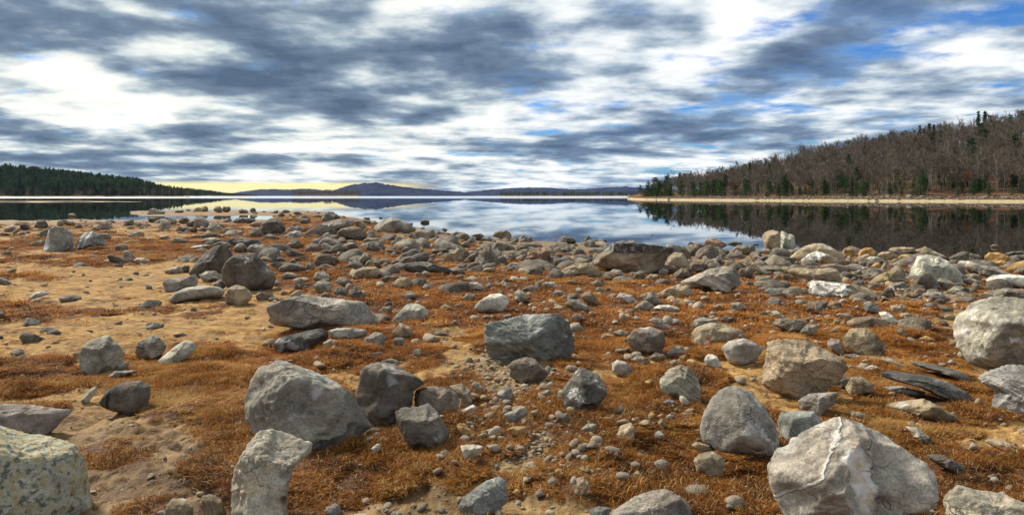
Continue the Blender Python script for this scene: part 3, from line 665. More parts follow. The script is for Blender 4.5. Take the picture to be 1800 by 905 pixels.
Z6 t - r|295,150 310,110 360,70 430,63 505,80 512,310 480,340 430,345 320,300|larger half of the upright split boulder at the water's edge|the split boulder
Z6 l - s|520,80 540,72 610,115 680,125 700,160 700,300 600,325 525,320|smaller pale half of the upright split boulder, across the crack|
Z6 t - r|635,420 720,350 830,270 950,232 1050,232 1150,270 1250,340 1340,410 1310,455 1200,460 900,460 700,450|broad smooth tan dome of rock against the dark water|the broad tan dome
Z6 t quartz n|780,450 880,370 980,330 1060,350 1200,410 1290,460 1240,500 1080,500 900,490 800,490|brown peaked rock capped with white quartz before the broad tan dome|the white-capped rock
Z6 o - s|1295,350 1330,295 1400,285 1450,320 1470,370 1420,410 1330,395|ochre faceted boulder at the water beside the broad tan dome|the ochre faceted boulder
Z6 o - r|1505,390 1530,320 1600,285 1680,290 1715,340 1715,385 1640,400 1560,420|rounded orange-topped boulder at the edge of the dark water|the orange-topped boulder
Z6 t - n|1340,450 1370,395 1410,385 1420,450 1380,490||
Z6 t - n|605,600 650,560 740,540 880,555 1080,545 1160,530 1240,560 1290,710 1200,740 900,770 780,760 700,680|wide flat-topped tan boulder behind the quartz-crusted one|the wide flat tan boulder
Z6 t quartz n|900,720 1000,710 1150,730 1400,740 1620,790 1740,880 1700,920 1400,940 1000,930 895,880|low boulder crusted with white quartz at one end|the quartz-crusted boulder
Z6 t - r|760,830 790,795 850,800 870,870 830,900 750,890||
Z6 b - s|305,850 370,800 480,800 560,840 500,890 420,900||
Z6 g - s|500,895 560,830 620,825 700,880 680,910 560,920||
Z6 p - s|540,700 560,620 620,620 700,690 650,720 560,715||
Z6 g - n|270,720 290,660 370,640 450,690 390,730||
Z6 d - n|260,620 330,595 400,585 440,620 380,640 300,640||
Z6 t - n|470,370 520,330 555,360 530,400 480,405||
Z6 t - n|545,345 640,310 720,300 720,330 640,365 560,360||
Z6 t - n|240,350 300,305 390,310 410,360 330,370||
Z6 t - n|440,600 500,560 560,520 620,530 640,570 560,620 480,640||
Z6 g - n|1330,580 1400,500 1480,490 1640,560 1800,600 1700,640 1560,620 1450,580||
Z6 t - s|1400,640 1450,590 1530,560 1560,620 1500,640||
A4 t band s|710,635 760,590 830,550 900,535 950,570 975,610 900,635 800,640|wedge-shaped tan rock with slanting grain beside the tall light boulder|the slanting-grain wedge
A4 g - n|830,670 870,630 950,615 1000,650 900,680||
A4 d - r|795,710 830,660 870,660 895,715 840,720||
A4 t - n|590,490 640,440 700,420 720,440 660,480 610,495||
A4 l - n|660,480 720,440 780,445 790,490 720,500||
A4 t - n|765,440 800,410 870,405 910,440 860,465||
A4 t - n|850,400 880,380 950,375 1030,378 1040,405 960,425 880,420|pinkish-tan block at the dark water's edge beside the peaked boulder|
A4 t stripe n|1045,400 1110,372 1180,410 1250,440 1200,460 1080,450|peaked tan boulder with ochre seam behind the tall light boulder|the ochre-seamed peak
A4 w band n|1000,610 1020,540 1060,440 1110,430 1200,438 1270,480 1330,540 1355,620 1290,632 1150,630 1020,630|tall light grey boulder with pale bluish face and swirling bands|the tall light boulder
A4 d - s|1275,455 1340,415 1370,405 1410,407 1405,465 1360,485 1320,495|dark upturned wedge of rock against the dark water|the dark upturned wedge
A4 l band s|1350,500 1370,475 1440,475 1500,500 1600,515 1700,560 1620,590 1480,585 1400,550|long layered grey slab stretching beside the tall light boulder|the long layered slab
Z7 o - n|945,520 990,510 1080,580 1145,640 1060,660 980,620|orange slanting rock wedged between the tall light boulder and layered slab|
A4 o - n|1530,445 1560,415 1620,412 1690,440 1690,465 1600,490 1550,490|bright ochre lumpy boulder at the water beside dark slabs|the ochre lumpy boulder
A4 o - n|1605,490 1640,468 1710,490 1670,505||
A4 d - s|1660,430 1720,408 1790,402 1840,430 1760,440 1690,445||
A4 d - s|1690,450 1760,430 1850,430 1850,465 1740,465||
A4 o band r|1685,540 1740,490 1800,468 1880,480 1900,560 1800,565 1720,560|rounded tan and orange boulder cut by the side of the view|the rounded orange boulder
A4 w spot r|1545,620 1600,580 1700,565 1770,570 1850,580 1870,640 1790,660 1650,655 1580,640|pale blotched loaf-shaped boulder with a vertical crack|the pale blotched boulder
A4 p - r|1560,750 1600,690 1680,668 1780,670 1900,700 1900,760 1700,760|brown-grey boulder top showing just behind the huge whitish boulder|
A4 r - r|1565,375 1580,358 1610,358 1622,375 1600,385|small reddish rock alone in the dark water near the ochre lumpy boulder|
A4 l - s|1260,690 1310,655 1370,680 1340,710 1280,712||
A4 t - r|1030,690 1060,662 1100,680 1080,710 1040,708||
A4 g - n|1095,720 1130,685 1200,690 1280,730 1240,745 1130,740||
A4 l - n|485,770 520,738 570,745 575,770 520,782||
A4 b - s|670,770 720,755 770,790 785,830 740,845 690,830||
A4 o - r|795,780 830,752 865,775 840,785||
A4 t - n|860,790 910,778 965,800 960,840 910,845 870,830||
A4 l - s|20,830 60,820 130,870 110,882 40,865||
A4 t - n|40,890 120,878 270,885 270,905 120,915||
A4 w - n|600,805 630,783 655,805 630,812||
A4 t - n|890,490 960,475 1040,485 1030,520 920,515||
A4 o - n|910,460 940,430 990,430 1040,465 960,472||
A4 o - s|730,510 760,480 790,490 780,540 740,540||
A4 g - s|790,530 820,470 840,480 830,540 800,555||
A4 g - n|1360,610 1420,590 1500,620 1460,638 1380,625||
'''
# ------------------------------------------------------------------ rocks
ROCK_COL = dict(g=(.29, .262, .222), d=(.155, .14, .12), l=(.39, .363, .31), w=(.54, .52, .46), t=(.36, .29, .195), o=(.50, .32, .12), b=(.27, .275, .26), p=(.20, .168, .128), k=(.15, .145, .137), r=(.32, .215, .15))
COL_WORD = dict(g='grey', d='dark grey', l='light grey', w='whitish', t='tan', o='ochre', b='blue-grey', p='brown-grey', k='black', r='reddish')
def rock_material(name, kind):
    m, k = new_mat(name)
    tcn = k.new('ShaderNodeTexCoord'); oi = k.new('ShaderNodeObjectInfo')
    inv = k.math('DIVIDE', 1.0, oi.outputs['Alpha'])
    isq = k.math('POWER', inv, .5)
    P = k.vmath('ADD', k.vmath('MULTIPLY', tcn.outputs['Object'], k.new('ShaderNodeCombineXYZ', {0: isq, 1: isq, 2: isq}).outputs[0]), k.vmath('SCALE', (13.0, 7.0, 5.0), (0, 0, 0)))
    k.l.new(oi.outputs['Random'], [n for n in k.n if n.type == 'VECT_MATH' and n.operation == 'SCALE'][0].inputs['Scale'])
    base = k.mix(1.0, oi.outputs['Color'], (1.10, 1.08, 1.02), 'MULTIPLY')
    if kind == 'pebble':
        base = k.ramp(oi.outputs['Random'], [(0, (.18, .15, .11)), (.15, (.32, .27, .20)), (.30, (.46, .39, .28)), (.42, (.25, .23, .20)), (.55, (.52, .39, .20)), (.68, (.38, .32, .24)), (.80, (.60, .54, .43)), (.90, (.32, .23, .14)), (1, (.48, .38, .25))])
    if kind == 'rubble':
        base = k.ramp(oi.outputs['Random'], [(0, (.15, .125, .095)), (.25, (.25, .215, .165)), (.5, (.19, .17, .145)), (.75, (.33, .28, .205)), (1, (.22, .18, .135))])
    s = 1.0 if kind not in ('pebble',) else 4.0
    a = k.noise(P, 2.3 * s, 5, 0.6); b = k.noise(P, 11.0 * s, 6, 0.68); c = k.noise(P, 75.0 * s, 3, 0.65)
    col = k.mix(k.mapr(a, .30, .70), k.mix(1.0, base, (.46, .44, .42), 'MULTIPLY'), k.mix(1.0, base, (1.20, 1.18, 1.14), 'MULTIPLY'))
    col = k.mix(k.mapr(b, .42, .66, 0, .75), col, k.mix(1.0, col, (.55, .54, .53), 'MULTIPLY'))
    col = k.mix(k.mapr(c, .50, .70, 0, .50), col, k.mix(1.0, col, (1.75, 1.72, 1.65), 'MULTIPLY'))
    col = k.mix(k.mapr(c, .48, .30, 0, .65), col, k.mix(1.0, col, (.40, .39, .38), 'MULTIPLY'))
    st = k.noise(k.vmath('ADD', P, (31, 3, 9)), 1.6 * s, 4, 0.6)
    col = k.mix(k.mapr(st, .55, .75, 0, .45), col, k.mix(1.0, col, (1.12, .90, .62), 'MULTIPLY'))
    if kind in ('-', 'spot', 'cap', 'flake', 'vein', 'quartz', 'rubble'):
        an = k.math('MULTIPLY', oi.outputs['Random'], 40.0)
        ax = k.new('ShaderNodeCombineXYZ', {0: k.math('SINE', an), 1: k.math('MULTIPLY', k.math('COSINE', an), .6), 2: .8}).outputs[0]
        wq = k.vmath('ADD', tcn.outputs['Object'], k.vmath('MULTIPLY', k.vmath('SUBTRACT', k.new('ShaderNodeTexNoise', {'Vector': P, 'Scale': 2.5, 'Detail': 3.0}).outputs[1], (.5, .5, .5)), (.25, .25, .25)))
        fol = k.noise(k.new('ShaderNodeCombineXYZ', {0: k.math('MULTIPLY', k.vmath('DOT_PRODUCT', wq, ax), k.math('MULTIPLY', inv, 15.0)), 1: an, 2: 0.0}).outputs[0], 1.0, 4, .7)
        fs = k.mapr(k.math('FRACT', k.math('MULTIPLY', oi.outputs['Random'], 7.3)), .25, 1.0, 0.0, .75)
        col = k.mix(fs, col, k.mix(k.mapr(fol, .36, .64), k.mix(1.0, col, (.58, .57, .55), 'MULTIPLY'), k.mix(1.0, col, (1.35, 1.33, 1.28), 'MULTIPLY')))
        hfol = k.math('MULTIPLY', k.math('MULTIPLY', fol, fs), .9)
    if kind not in ('pebble', 'rubble'):
        pale = k.noise(k.vmath('ADD', P, (5, 19, 2)), 3.4, 5, 0.65)
        col = k.mix(k.mapr(pale, .57, .70, 0, .42), col, (.66, .65, .60))
    h = k.math('ADD', k.math('MULTIPLY', a, .5), k.math('ADD', k.math('MULTIPLY', b, .42), k.math('MULTIPLY', c, .12)))
    if kind in ('-', 'spot', 'cap', 'flake', 'vein', 'quartz', 'rubble'): h = k.math('ADD', h, hfol)
    if kind != 'pebble':
        wp = k.vmath('ADD', P, k.vmath('MULTIPLY', k.vmath('SUBTRACT', k.new('ShaderNodeTexNoise', {'Vector': P, 'Scale': 4.0, 'Detail': 4.0}).outputs[1], (.5, .5, .5)), (.30, .30, .30)))
        cv = k.new('ShaderNodeTexVoronoi', {'Vector': k.vmath('MULTIPLY', wp, (1, 1, 1.8)), 'Scale': 2.6}, feature='DISTANCE_TO_EDGE').outputs[0]
        cw = k.math('MULTIPLY', k.mapr(cv, .012, .002), k.mapr(k.noise(k.vmath('ADD', P, (9, 9, 1)), 2.6, 2, .5), .54, .64))
        col = k.mix(k.math('MULTIPLY', cw, .65), col, k.mix(1.0, col, (.35, .34, .33), 'MULTIPLY')); h = k.math('ADD', h, k.math('MULTIPLY', cw, -.45))
        vf = k.new('ShaderNodeTexVoronoi', {'Vector': wp, 'Scale': 7.0}, feature='F1').outputs[0]; h = k.math('ADD', h, k.math('MULTIPLY', vf, .35))
    if kind in ('band', 'groove', 'striped'):
        Q = k.vmath('ADD', tcn.outputs['Object'], k.vmath('MULTIPLY', k.vmath('SUBTRACT', k.new('ShaderNodeTexNoise', {'Vector': P, 'Scale': 3.0, 'Detail': 3.0}).outputs[1], (.5, .5, .5)), (.16, .16, .16)))
        dn = k.vmath('DOT_PRODUCT', Q, (0.50, 0.22, 0.84) if kind == 'band' else (.88, .15, -.30) if kind == 'striped' else (0.80, 0.3, -0.45))
        lay = k.noise(k.new('ShaderNodeCombineXYZ', {0: k.math('MULTIPLY', dn, k.math('MULTIPLY', inv, 15.0)), 1: k.math('MULTIPLY', oi.outputs['Random'], 30.0), 2: 0.0}).outputs[0], 1.0, 4, 0.7)
        lay = k.math('ADD', k.math('MULTIPLY', lay, .8), k.math('MULTIPLY', b, .2))
        col = k.mix(k.mapr(lay, .55, .63, 0, .85), col, k.mix(1.0, col, (2.2, 2.15, 2.05), 'MULTIPLY'))
        col = k.mix(k.mapr(lay, .46, .34, 0, .70), col, k.mix(1.0, col, (.42, .42, .42), 'MULTIPLY'))
        if kind == 'striped': col = k.mix(k.mapr(lay, .53, .58, 0, .9), col, (.66, .66, .62))
        h = k.math('ADD', h, k.math('MULTIPLY', lay, 1.2 if kind == 'band' else 2.5))
    if kind == 'lichen':
        li = k.noise(k.vmath('ADD', P, (7, 1, 3)), 5.0, 6, 0.7); li2 = k.noise(k.vmath('ADD', P, (2, 8, 3)), 14.0, 5, 0.7)
        up = k.mapr(k.new('ShaderNodeSeparateXYZ', {0: tcn.outputs['Object']}).outputs[2], -.40, .10)
        col = k.mix(k.math('MULTIPLY', k.mapr(li, .36, .50), up), col, k.mix(k.mapr(li2, .42, .58), (.36, .29, .13), (.42, .40, .31)))
        col = k.mix(k.mapr(li2, .54, .62, 0, .85), col, (.15, .17, .11)); col = k.mix(k.mapr(k.noise(k.vmath('ADD', P, (4, 4, 8)), 26.0, 4, .7), .54, .62, 0, .8), col, (.06, .06, .05))
    if kind in ('vein', 'stripe'):
        Q = k.vmath('ADD', tcn.outputs['Object'], k.vmath('MULTIPLY', k.vmath('SUBTRACT', k.new('ShaderNodeTexNoise', {'Vector': P, 'Scale': 7.0, 'Detail': 4.0}).outputs[1], (.5, .5, .5)), (.03, .03, .03) if kind == 'vein' else (.035, .035, .035)))
        nrm, off, wd = ((-0.72, 0.0, 0.69), 0.150, 0.0075) if kind == 'vein' else ((.75, .1, -.45), 0.0, 0.010)
        dist = k.math('ABSOLUTE', k.math('SUBTRACT', k.vmath('DOT_PRODUCT', Q, nrm), off))
        sc = 1.0
        v = k.mapr(k.math('ADD', dist, k.math('MULTIPLY', k.math('SUBTRACT', b, .5), .018)), wd * 1.1, wd * .3)
        col = k.mix(k.math('MULTIPLY', v, .7), col, (.66, .63, .56) if kind == 'vein' else (.62, .50, .30)); h = k.math('ADD', h, k.math('MULTIPLY', v, .25))
    if kind == 'vein':
        Q2 = k.vmath('ADD', tcn.outputs['Object'], k.vmath('MULTIPLY', k.vmath('SUBTRACT', k.new('ShaderNodeTexNoise', {'Vector': P, 'Scale': 9.0, 'Detail': 5.0, 'Roughness': .7}).outputs[1], (.5, .5, .5)), (.14, .10, .18)))
        q = k.vmath('LENGTH', k.vmath('MULTIPLY', k.vmath('SUBTRACT', Q2, (0.020, -.26, .070)), (13.0, 1.6, 6.5)))
        v = k.mapr(q, 1.0, .65, 0, .75); col = k.mix(v, col, k.mix(k.mapr(b, .35, .6), (.55, .40, .22), (.78, .75, .68)))
    if kind in ('quartz', 'flake', 'spot', 'slate', 'cap', 'crack'):
        Q2 = k.vmath('ADD', tcn.outputs['Object'], k.vmath('MULTIPLY', k.vmath('SUBTRACT', k.new('ShaderNodeTexNoise', {'Vector': P, 'Scale': 5.0, 'Detail': 6.0, 'Roughness': .75}).outputs[1], (.5, .5, .5)), (.5, .5, .5)))
        sz = k.new('ShaderNodeSeparateXYZ', {0: Q2}); sz0 = k.new('ShaderNodeSeparateXYZ', {0: tcn.outputs['Object']})
    if kind == 'quartz':
        w_ = k.math('ADD', k.math('MULTIPLY', sz.outputs[0], -1.6), k.math('MULTIPLY', sz.outputs[2], 1.8))
        v = k.mapr(w_, .05, .18); vv = k.math('MULTIPLY', v, k.mapr(b, .36, .52)); col = k.mix(vv, col, (.80, .77, .68)); h = k.math('ADD', h, k.math('MULTIPLY', vv, .9))
    if kind == 'flake':
        v = k.math('MULTIPLY', k.mapr(k.noise(P, 5.0, 6, 0.7), .52, .60), k.mapr(sz.outputs[2], -.05, .12)); col = k.mix(v, col, (.66, .58, .42)); h = k.math('ADD', h, k.math('MULTIPLY', v, -.6))
    if kind == 'spot':
        v = k.mapr(k.noise(k.vmath('ADD', P, (3, 3, 3)), 3.6, 6, 0.75), .58, .64); col = k.mix(k.math('MULTIPLY', v, .7), col, (.70, .68, .62))
    if kind == 'slate':
        v = k.mapr(sz.outputs[0], -.13, -.22); col = k.mix(k.math('MULTIPLY', v, .8), col, (.60, .60, .60))
    if kind == 'cap':
        v = k.mapr(k.math('ADD', sz0.outputs[2], k.math('MULTIPLY', k.math('SUBTRACT', a, .5), .12)), .10, .16); v = k.math('MULTIPLY', v, k.mapr(a, .25, .5, .5, 1)); col = k.mix(v, col, k.mix(k.mapr(b, .45, .6), (.055, .050, .046), (.30, .29, .27))); h = k.math('ADD', h, k.math('MULTIPLY', k.math('MULTIPLY', b, v), 1.2))
    if kind == 'crack':
        v = k.mapr(k.math('ABSOLUTE', k.math('ADD', k.math('ADD', sz0.outputs[0], .09), k.math('MULTIPLY', k.math('SUBTRACT', b, .5), .06))), .012, .004); col = k.mix(v, col, (.03, .028, .026)); h = k.math('ADD', h, k.math('MULTIPLY', v, -1.5))
    finish(k, col, 0.86, 0.28, h, 0.85, 0.035 if kind not in ('pebble',) else 0.008)
    return m
MR = {kd: rock_material('stone_' + nm, kd) for kd, nm in dict([('-', 'plain'), ('band', 'layered'), ('groove', 'grooved'), ('striped', 'striped'), ('lichen', 'lichened'), ('vein', 'quartz_veined'), ('stripe', 'seamed'), ('quartz', 'quartz_crusted'),
      ('flake', 'flaking'), ('spot', 'blotched'), ('slate', 'slate'), ('cap', 'dark_capped'), ('crack', 'cracked'), ('pebble', 'pebble'), ('rubble', 'rubble')]).items()}

def icosphere(sub):
    import bmesh
    bm = bmesh.new(); bmesh.ops.create_icosphere(bm, subdivisions=sub, radius=1.0)
    v = np.array([q.co[:] for q in bm.verts]); f = np.array([[q.index for q in p.verts] for p in bm.faces]); bm.free()
    return v / np.linalg.norm(v, axis=1, keepdims=True), f
ICO = {s: icosphere(s) for s in (2, 3, 4, 5, 6)}
def polytope(s, rs, style, up=None, extra=()):
    n = {'s': 12, 'n': 15, 'r': 20}[style]
    N = rs.normal(size=(n, 3)); N /= np.linalg.norm(N, axis=1, keepdims=True)
    D = rs.uniform(*{'s': (.46, .92), 'n': (.52, .94), 'r': (.76, 1.0)}[style], size=n)
    for nn, dd in extra:
        N = np.vstack([N, np.array(nn) / np.linalg.norm(nn)]); D = np.append(D, dd)
    kk = {'s': 80.0, 'n': 46.0, 'r': 16.0}[style]
    q = np.maximum(s @ N.T, 0) / D
    return (np.sum(q ** kk, 1) + 1.0 / 1.06 ** kk) ** (-1 / kk)
def outline_radius(poly, nb=256):
    """radius of the polygon about its area centroid, for nb directions"""
    x, y = poly[:, 0], poly[:, 1]; x2, y2 = np.roll(x, -1), np.roll(y, -1); cr = x * y2 - x2 * y; A = cr.sum() / 2
    c = np.array([((x + x2) * cr).sum(), ((y + y2) * cr).sum()]) / (6 * A)
    th = np.arange(nb) / nb * 2 * math.pi; out = np.zeros(nb)
    p = poly - c; e = np.roll(p, -1, 0) - p
    for i, a in enumerate(th):
        d = np.array([math.cos(a), math.sin(a)])
        den = d[0] * -e[:, 1] + d[1] * e[:, 0]
        with np.errstate(divide='ignore', invalid='ignore'):
            t_ = (p[:, 0] * -e[:, 1] + p[:, 1] * e[:, 0]) / den
            u_ = (p[:, 1] * d[0] - p[:, 0] * d[1]) / den
        ok = (np.abs(den) > 1e-12) & (t_ > 0) & (u_ >= -1e-6) & (u_ <= 1 + 1e-6)
        out[i] = t_[ok].max() if ok.any() else np.nan
    bad = np.isnan(out)
    if bad.any(): out[bad] = np.interp(th[bad], th[~bad], out[~bad], period=2 * math.pi)
    ker = np.exp(-np.arange(-6, 7) ** 2 / 1.6); ker /= ker.sum()
    return c, np.convolve(np.concatenate([out[-6:], out, out[:6]]), ker, 'valid')
FACETS = {'the quartz-veined pyramid boulder': [((-.55, -.45, .75), .42), ((.65, -.75, .25), .46)], 'the great ridged boulder': [((.38, -.15, 1), .42), ((-.1, -1, .05), .45), ((-.9, -.5, .2), .62)],
 'the light-topped dark boulder': [((.25, -.1, 1), .52), ((0, -1, -.1), .46)], 'the dark corner boulder': [((-.3, -.3, 1), .42), ((.5, -1, -.2), .5), ((-.7, -.8, -.2), .5)], 'the big tan boulder': [((-.1, -.5, 1), .5), ((.5, -.8, -.35), .5)],
 'the huge whitish boulder': [((-.3, -.4, .9), .56), ((.1, -.8, -.55), .5)], 'the massive table boulder': [((0, -.1, 1), .62), ((0, -1, -.05), .5)], 'the big layered boulder': [((-.15, -.65, .8), .46), ((.75, -.6, .2), .55)],
 'the flaking boulder': [((.2, -.5, .85), .5), ((-.3, -1, 0), .46)], 'the dark humped boulder': [((-.5, -.5, .6), .5), ((.6, -.8, .1), .5)], 'the large round boulder': [((.5, -.3, .8), .58), ((-.3, -1, .1), .56)], 'the long grey boulder': [((0, -.4, 1), .46), ((0, -1, -.1), .46)],
 'the standing slab': [((-.9, -.5, .1), .6), ((.2, -1, .05), .4)], 'the glinting dark boulder': [((.3, -.3, 1), .45), ((-.6, -.8, .1), .5)], 'the pale streaked boulder': [((-.5, -.5, .8), .46), ((.6, -.8, 0), .5)], 'the blocky pale boulder': [((.1, -.4, 1), .5), ((-.5, -.9, 0), .5), ((.7, -.7, -.1), .55)]}
def build_rock(poly_px, style, seed, sub, kind='-', facets=None, depth_k=1.0):
    rs = np.random.default_rng(seed)
    poly = poly_px.copy(); w = np.ptp(poly[:, 0]); h = np.ptp(poly[:, 1])
    yb = poly[:, 1].max()
    low = poly[:, 1] > poly[:, 1].mean(); poly[low, 1] += .11 * h * ((poly[low, 1] - poly[:, 1].mean()) / (yb - poly[:, 1].mean()))
    if yb > 925: yb = 925
    cxp = (poly[:, 0].max() + poly[:, 0].min()) / 2
    X, Yf, Zf = gp(cxp, max(yb, HOR + 6))
    dep = 0.5 * max(h * 0.95, w * 0.62, min(w, h) * .9) / F * Yf * depth_k      # half depth
    Yc = Yf + dep * 0.36
    c, rad = outline_radius(np.stack([poly[:, 0] - 900, HOR - poly[:, 1]], 1) / F)
    v = np.array([c[0], 1.0, c[1]]); ctr = np.array([0, 0, CZ]) + v * Yc
    L = np.linalg.norm(v); vd = v / L
    rt = np.cross(vd, [0, 0, 1]); rt /= np.linalg.norm(rt); up = np.cross(rt, vd)
    s, f = ICO[sub]
    tilt = rs.uniform(-.25, .25)
    tilt *= 1.6
    extra = [((tilt, -.45, 1), rs.uniform(.46, .60)), ((rs.uniform(-.7, .7), -1, rs.uniform(-.15, .25)), rs.uniform(.50, .68)), ((rs.choice([-1, 1]) * .9, -.6, rs.uniform(-.1, .5)), rs.uniform(.6, .8))] if style != 'r' else [((tilt, -.3, 1), .70), ((rs.uniform(-.6, .6), -1, 0), .74)]
    if facets: extra = facets
    rr = polytope(s, rs, style, None, extra)
    amp = {'s': .05, 'n': .06, 'r': .04}[style]
    o = rs.uniform(0, 50, 3)
    rdg = .045 * (1 - 2.2 * np.abs(vnoise(s * 2.3 + o + 9))) * (style != 'r') + .022 * (1 - 2.2 * np.abs(vnoise(s * 5.1 + o + 3))) + .010 * (1 - 2.2 * np.abs(vnoise(s * 12.0 + o + 5)))
    if kind == 'band': dq = s @ np.array([.50, .22, .84]) * rs.uniform(6, 10) + .35 * fbm(s * 2 + o, 2); rdg = rdg + .045 * ((dq % 1) ** 2 - .3)
    p = s * (rr * (1 + rdg + .7 * amp * fbm(s * 1.9 + o, 3) + (.5 * amp) * fbm(s * 6.5 + o, 3, .55) * (1 if sub > 3 else .6)))[:, None]
    th = np.arctan2(p[:, 2], p[:, 0]); rho = np.hypot(p[:, 0], p[:, 2]); nb = 90 if sub >= 5 else 48 if sub == 4 else 28
    b = ((th / (2 * math.pi)) % 1 * nb).astype(int) % nb
    mx = np.zeros(nb); np.maximum.at(mx, b, rho)
    if (mx == 0).any(): mx = np.interp(np.arange(nb), np.nonzero(mx)[0], mx[mx > 0], period=nb)
    if sub <= 3: mx = np.maximum(mx, .5 * (np.roll(mx, 1) + np.roll(mx, -1)))
    for _ in range(1): mx = (np.roll(mx, 1) + 2 * mx + np.roll(mx, -1)) / 4
    thn = (th / (2 * math.pi)) % 1
    out = np.interp(thn, np.arange(257) / 256, np.append(rad, rad[0])); mxi = np.interp(thn, (np.arange(nb + 2) - .5) / nb, np.concatenate([[mx[-1]], mx, [mx[0]]]))
    dax = np.array([vd[0], vd[1], .8 * vd[2]]); dax /= np.linalg.norm(dax)
    sc = .965 * out / mxi * Yc * (1 + 1.0 * p[:, 1] * dep / Yc)
    co = p[:, :1] * sc[:, None] * rt + p[:, 2:3] * sc[:, None] * up + p[:, 1:2] * dep * dax
    zmin = Zf - 0.10 * max(dep, .05) - .02
    base = np.array([ctr[0], ctr[1], ctr[2]])
    return base, co, f, dep, (w, h, cxp, yb), Zf
REG = {}
for i in range(4): REG['A%d' % (i + 1)] = (450 * i, 340, 4.0); REG['B%d' % (i + 1)] = (450 * i, 560, 905 / 345)
REG.update(Z1=(200, 360, 6.0), Z2=(0, 360, 9.0), Z3=(470, 360, 1800 / 230), Z4=(700, 360, 6.0), Z5=(1000, 395, 6.0), Z6=(1300, 395, 7.2), Z7=(1550, 395, 7.2))
rocks = []
for i, ln in enumerate(ROCKS.strip().splitlines()):
    hd, pts, lab, short = ln.split('|'); reg, colc, kind, style = hd.split(); ox, oy, s_ = REG[reg]
    poly = np.array([[float(q) for q in p.split(',')] for p in pts.split()]) / s_ + (ox, oy)
    w = np.ptp(poly[:, 0]); h = np.ptp(poly[:, 1]); big = max(w, h)
    sub = 6 if big > 150 else 5 if big > 42 else 4 if big > 26 else 3
    base, co, f, dep, info, zf = build_rock(poly, style, 1000 + i * 7 + ROCK_SEED.get(i, 0), sub, kind, FACETS.get(short))
    nm = 'boulder' if big >= 52 else 'rock' if big >= 22 else 'stone'
    me = mesh_from(nm, co, f, [MR[kind]], True)
    o = link(nm, me, base)
    rs = np.random.default_rng(i); cc = np.array(ROCK_COL[colc]) * rs.uniform(.86, 1.14) * (1 + rs.uniform(-.03, .03, 3))
    o.color = (*cc, max(w, h) / F * base[1])
    rocks.append(dict(o=o, nm=nm, lab=lab, short=short, px=info[2], py=poly[:, 1].mean(), yb=info[3], w=w, h=h, col=colc, style=style, x=base[0], y=base[1], r=max(dep, w / 2 / F * base[1]), d=base[1]))
# labels of the smaller ones: what they look like and what they lie beside
anch = [r for r in rocks if r['short']]
def rel(r, a):
    dx = r['px'] - a['px']; dy = (r['yb'] - a['yb']) * 2.2
    if abs(dx) > abs(dy): return 'to the right of' if dx > 0 else 'to the left of'
    return 'in front of' if dy > 0 else 'behind'
taken = {}
for r in rocks:
    if r['lab']: taken[r['lab']] = 1; continue
    sz = 'mid-sized' if max(r['w'], r['h']) >= 40 else 'small' if max(r['w'], r['h']) >= 20 else 'tiny'
    asp = r['w'] / r['h']
    shp = 'flat' if asp > 2.0 else 'upright' if asp < .95 else {'s': 'angular', 'n': 'blocky', 'r': 'rounded'}[r['style']]
    near = sorted(anch, key=lambda a: math.hypot(r['px'] - a['px'], (r['py'] - a['py']) * 2))[:4]
    done = False
    for a in near:
        if a is r: continue
        base = f"{sz} {COL_WORD[r['col']]} {shp} {r['nm']} {rel(r, a)} {a['short']}"
        if base not in taken: r['lab'] = base; taken[base] = 1; done = True; break
    if not done:
        a = near[0]; base = f"{sz} {COL_WORD[r['col']]} {shp} {r['nm']} {rel(r, a)} {a['short']}"
        for wd in ('farther of two like it,', 'third of those like it,', 'fourth of those like it,', 'fifth of those like it,'):
            l2 = base.replace(f" {rel(r, a)} ", f", {wd} {rel(r, a)} ", 1)
            if l2 not in taken: r['lab'] = l2; taken[l2] = 1; break
for r in rocks:
    tag(r['o'], r['lab'], r['nm'], {'boulder': 'boulders of the stony shore', 'rock': 'rocks of the stony shore', 'stone': 'loose stones on the shore'}[r['nm']])
RX = np.array([r['x'] for r in rocks]); RY = np.array([r['y'] for r in rocks]); RR = np.array([r['r'] for r in rocks])
def clear_of_rocks(x, y, k=0.85):
    ok = np.ones(len(x), bool)
    for cx, cy, rr in zip(RX, RY, RR): ok &= (x - cx) ** 2 + (y - cy) ** 2 > (rr * k) ** 2
    return ok
# loose rubble, cobbles and pebbles too many to count
def stone_proto(nm, seed, mat, sub, flat=(1, .8, .6)):
    rs = np.random.default_rng(seed); s, f = ICO[sub]; st = ['s', 's', 'n', 's', 's', 'n', 'r'][seed % 7]
    p = s * (polytope(s, rs, st) * (1 + .06 * fbm(s * 2 + seed, 3)))[:, None] * np.array(flat) * rs.uniform(.8, 1.2, 3)
    return proto(nm, mesh_from(nm, p, f, [mat], True))
rub_p = [stone_proto('rubble_stone', 50 + i, MR['rubble'], 3, (1, .85, .75)) for i in range(20)]
peb_p = [stone_proto('pebble', 90 + i, MR['pebble'], 2, (1, .85, .65)) for i in range(14)]
def cam_points(n, dens, seed, lo=905.0, hi=366.0):
    """points on the ground spread evenly over the view, thinned by dens(px, py, grass, gravel)"""
    rs = np.random.default_rng(seed); px = rs.uniform(-350, 2150, n); py = hi + (lo + 150 - hi) * rs.uniform(0, 1, n)
    d = (CZ + .1) * F / (py - HOR); x = (px - 900) / F * d
    for _ in range(3): z = base_z(x, d); d = .5 * d + .5 * (CZ - z) * F / (py - HOR); x = (px - 900) / F * d
    g, gr = ground_mask(x, d); z = base_z(x, d)
    keep = (rs.uniform(0, 1, n) < dens(px, py, g, gr)) & (z > WL - .06)
    return x[keep], d[keep], px[keep], py[keep], g[keep], gr[keep], rs
